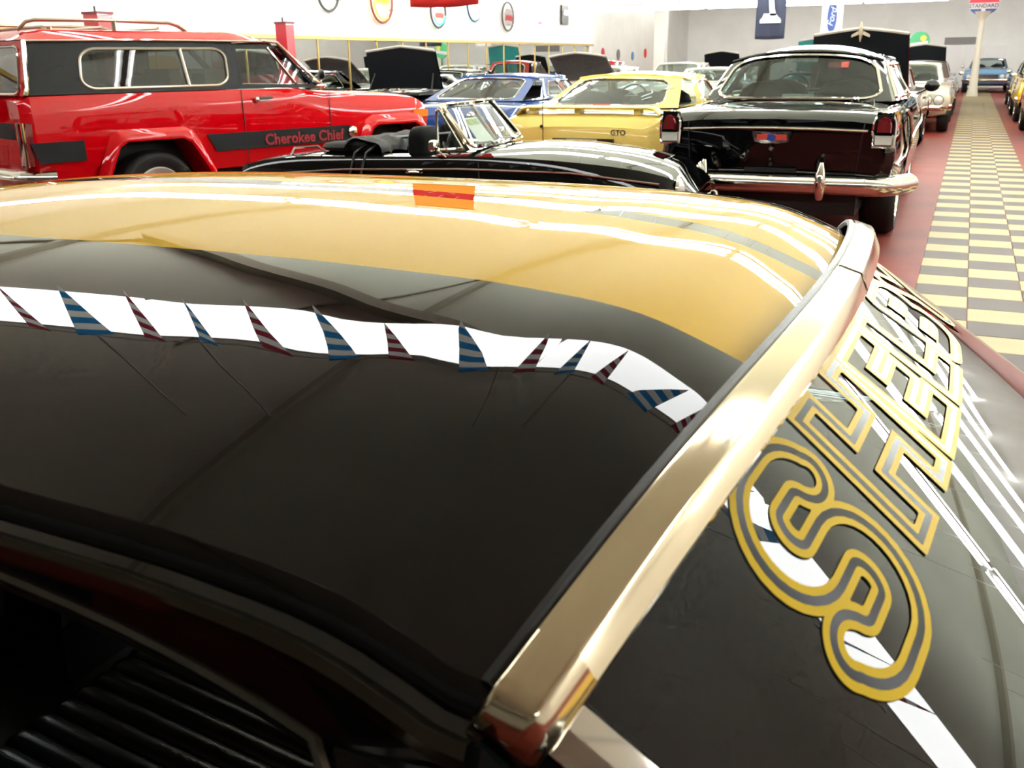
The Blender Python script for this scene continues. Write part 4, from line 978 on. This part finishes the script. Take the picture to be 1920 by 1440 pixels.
for st in ([(-.2, 2.75), (-.1, 2.9), (0, 2.7), (.1, 2.88), (.2, 2.72)], [(-.2, 2.55), (0, 2.45), (.2, 2.55)], [(-.15, 2.62), (.15, 2.36)], [(.15, 2.62), (-.15, 2.36)]):
    MB().tube([(a, -.03, c) for a, c in st], .014, 6, flat=.4).build('flag_script', ws, fr)
bk = cloth('hanging_banner', 'black banner with a grey coiled emblem on a plinth, hanging from the ceiling', -5.87, -5.03, 30.0, 1.97, 3.40, mat('navy_banner', (38, 42, 62), rough=.8), 'banner')
GE = mat('banner_grey', (200, 196, 196), rough=.8)
for pl in ([(-.30, 2.40), (.30, 2.40), (.30, 2.48), (.26, 2.54), (-.26, 2.54), (-.30, 2.48)], [(-.24, 2.54), (.24, 2.54), (.14, 2.66), (-.20, 2.66)], [(-.02, 2.60), (.16, 2.60), (.10, 2.80), (.06, 3.10), (-.08, 3.10), (-.06, 2.85)], [(-.14, 3.10), (.16, 3.10), (.10, 3.30), (-.08, 3.30)]):
    MB().prism(pl, lambda a, c: (a, -.035, c), lambda a, c: (a, -.028, c)).build('emblem', GE, bk)
fb = cloth('hanging_banner', 'white banner with a blue oval script emblem, hanging from the ceiling', -4.85, -4.15, 36.0, 2.02, 3.40, mat('white_banner', (235, 228, 226), rough=.8), 'banner')
ov = MB().prism([(.15*math.cos(R(10*i)), 2.72+.50*math.sin(R(10*i))) for i in range(36)], lambda a, c: (a, -.032, c), lambda a, c: (a, -.026, c)).build('oval', mat('oval_blue', (62, 84, 150), rough=.7), fb)
me = text_mesh('Ford', .30, mat('script_pale', (200, 205, 225), rough=.7), bold=.004, shear=.3, name='script'); xform(me, Matrix.Translation((0, -.038, 2.72)) @ Matrix.Rotation(R(90), 4, 'X') @ Matrix.Rotation(R(80), 4, 'Z')); link('script', me, ov)
# station sign on a pole
sp = empty('station_sign', (.12, 41.0, 0), 0, 'oval red, white and blue service station sign on a white pole in the aisle', 'sign')
MB().lathe([(.20, 0), (.20, .04), (.17, .22), (.15, .25), (.12, 1.2), (.09, 2.6), (.10, 2.68), (.24, 2.84), (.30, 2.95)], (0, 0, 0), 'z', 20).build('pole', mat('pole_cream', (222, 212, 194), rough=.45), sp)
zc, a_, b_ = 3.20, .50, .38
def oval(z0, z1, m_, nm, d=.10, n_=16):
    th = [math.asin(max(-1, min(1, (z0+(z1-z0)*i/n_-zc)/b_))) for i in range(n_+1)]
    pts = [(a_*math.cos(t), zc+b_*math.sin(t)) for t in th]; pts = [(x, z) for x, z in pts]+[(-x, z) for x, z in reversed(pts)]
    pts = [p for i, p in enumerate(pts) if i == 0 or math.dist(p, pts[i-1]) > 1e-4]
    return MB().prism(pts, lambda a, c: (a, -d, c), lambda a, c: (a, d, c)).build(nm, m_, sp)
oval(2.82, 3.03, mat('sign_blue', (58, 72, 130), rough=.4), 'lower_panel'); oval(3.03, 3.24, mat('sign_white', (226, 216, 216), rough=.4), 'name_panel', .105); oval(3.24, 3.58, mat('sign_red', (205, 40, 60), rough=.4), 'upper_panel')
MB().box((0, -.105, 2.92), (.14, .02, .22)).build('torch_stem', mat('sign_white', (226, 216, 216)), sp)
me = text_mesh('STANDARD', .185, mat('sign_letters', (70, 64, 84), rough=.5), bold=.003, name='lettering'); xform(me, Matrix.Translation((0, -.108, 3.13)) @ Matrix.Rotation(R(90), 4, 'X')); link('lettering', me, sp)
# round green sign on a stand
gs = empty('round_sign', (-1.75, 37.6, 0), 0, 'round green sign with a yellow spot on a stand, down the hall', 'sign')
MB().lathe([(.32, -.04), (.33, 0), (.32, .04), (.001, .04)], (0, 0, 1.92), 'y', 28).lathe([(.001, -.04), (.32, -.04)], (0, 0, 1.92), 'y', 28).build('disc', mat('sign_green', (60, 170, 110), rough=.4), gs)
MB().lathe([(.10, -.06), (.10, -.04)], (.12, 0, 2.02), 'y', 18).lathe([(.001, -.06), (.10, -.06)], (.12, 0, 2.02), 'y', 18).build('yellow_spot', mat('sign_yellow', (225, 205, 70), rough=.4), gs)
MB().box((0, -.05, 1.84), (.56, .02, .12), Matrix.Rotation(R(-8), 3, 'Y')).build('white_band', mat('sign_white', (226, 216, 216)), gs)
MB().lathe([(.25, 0), (.25, .03), (.05, .08), (.04, 1.6)], (0, 0, 0), 'z', 16).build('stand', mat('stand_green', (40, 140, 90), rough=.5), gs)
# red fuel pumps by the left wall
def pump(label, x, y, w_, h_):
    p = empty('fuel_pump', (x, y, 0), 0, label, 'fuel pump', 'red fuel pumps by the left wall')
    rm = mat('pump_red', (190, 34, 52), rough=.35, coat=.5)
    MB().box((0, 0, .12), (w_*1.5, w_*1.5, .24)).build('plinth', rm, p)
    MB().box((0, 0, (h_-.24)/2+.24), (w_, w_, h_-.24), taper=.96).build('cabinet', rm, p)
    MB().box((0, 0, h_+.012), (w_*1.06, w_*1.06, .03)).build('cap', mat('pump_dark', (110, 24, 36), rough=.4), p)
    MB().tube([(-w_*.15, 0, h_), (-w_*.15, 0, h_+.10)], .012, 6).build('pin', RUBBER, p)
    MB().lathe([(w_*.36, -.01), (w_*.3, -.02), (.001, -.02)], (0, -w_*.5, h_-.5), 'y', 18).build('dial', WHITELENS, p)
pump('red fuel pump standing behind the off-roader roof rack', -10.45, 9.95, .26, 2.10)
pump('red fuel pump standing behind the off-roader windshield', -10.35, 13.75, .22, 2.08)
# pennant string above the coupe
PB, PR, PW = translucent('pennant_blue', (40, 120, 175)), translucent('pennant_red', (140, 44, 60)), translucent('pennant_white', (215, 215, 210))
pn = empty('pennant_string', (0, 2.10, 2.90), 0, 'string of blue and maroon striped pennants under the nearest row of lights', 'bunting')
MB().tube([(-5.2, 0, .02), (-3.9, 0, -.01), (-2.6, 0, .01), (-1.3, 0, -.01), (0, 0, .01), (1.3, 0, -.01), (2.6, 0, .02)], .006, 6).build('string', PW, pn)
pmesh = {}
for q, c_ in (('b', PB), ('r', PR)):
    b = MB(); n_ = 8
    for i in range(n_):
        z0, z1 = -.42*i/n_, -.42*(i+1)/n_; w0, w1 = .07*(1-i/n_)+.003, .07*(1-(i+1)/n_)+.003; k_ = 0 if i % 2 == 0 else 1; dz = .02
        for yy_ in (0,): b.add([(-w0, yy_, z0), (w0, yy_, z0+dz*(i > 0)), (w1, yy_, z1+dz), (-w1, yy_, z1)], [(0, 1, 2, 3)], k_)
    pmesh[q] = b.mesh('pennant', [c_, PW], flat=True, fix=False)
for i in range(24):
    o = link('pennant', pmesh['br'[i % 2]], pn); o.location = (-4.9+.315*i, random.uniform(-.01, .01), 0); o.rotation_euler = (random.uniform(-.1, .1), random.uniform(-.12, .12), random.uniform(-.5, .5))
# far wall: vent and shutter doors, column, wall plaques
MB_v = MB().box((0, 0, 0), (1.4, .06, .32)); vt = MB_v.build('air_vent', mat('vent_grey', (140, 130, 128), rough=.5)); vt.location = (-.62, YF-.03, 2.09); tag(vt, 'long grey air vent high on the far wall', 'vent')
for k_ in range(6): MB().box((0, -.035, -.13+.052*k_), (1.34, .02, .014)).build('vent_slat', mat('vent_dark', (96, 90, 90), rough=.5), vt)
for i, x in enumerate((-.95, .0, .95)):
    d = MB().box((x, YF-.02, .93), (.86, .05, 1.86)).build('door_%d' % (i+1), mat('door_white', (236, 230, 228), rough=.5), None, flat=True); d['kind'] = 'structure'
struct('column_1', MB().box((-11.0, 38, CEIL/2), (.42, .42, CEIL)), WALL, flat=True)
for nm, lb, y, z, r_, c_ in (('wall_plaque', 'red wall plaque on the bright far left wall', 38.7, 1.72, .20, (190, 30, 40)), ('wall_plaque', 'round grey wall plaque on the bright far left wall', 40.65, 1.66, .22, (120, 112, 116)), ('wall_plaque', 'slim blue wall plaque on the bright far left wall', 42.6, 1.60, .18, (96, 136, 180)), ('wall_plaque', 'orange red wall plaque on the bright far left wall', 44.5, 1.72, .20, (226, 60, 40))):
    o = MB().lathe([(.001, .03), (r_*.7, .03), (r_, .015), (r_, 0)], (0, 0, 0), 'x', 20).build(nm, mat('plaque_%d' % c_[0], c_, rough=.5)); o.location = (XL2+.01, y, z); tag(o, lb, 'plaque', 'plaques on the far left wall')
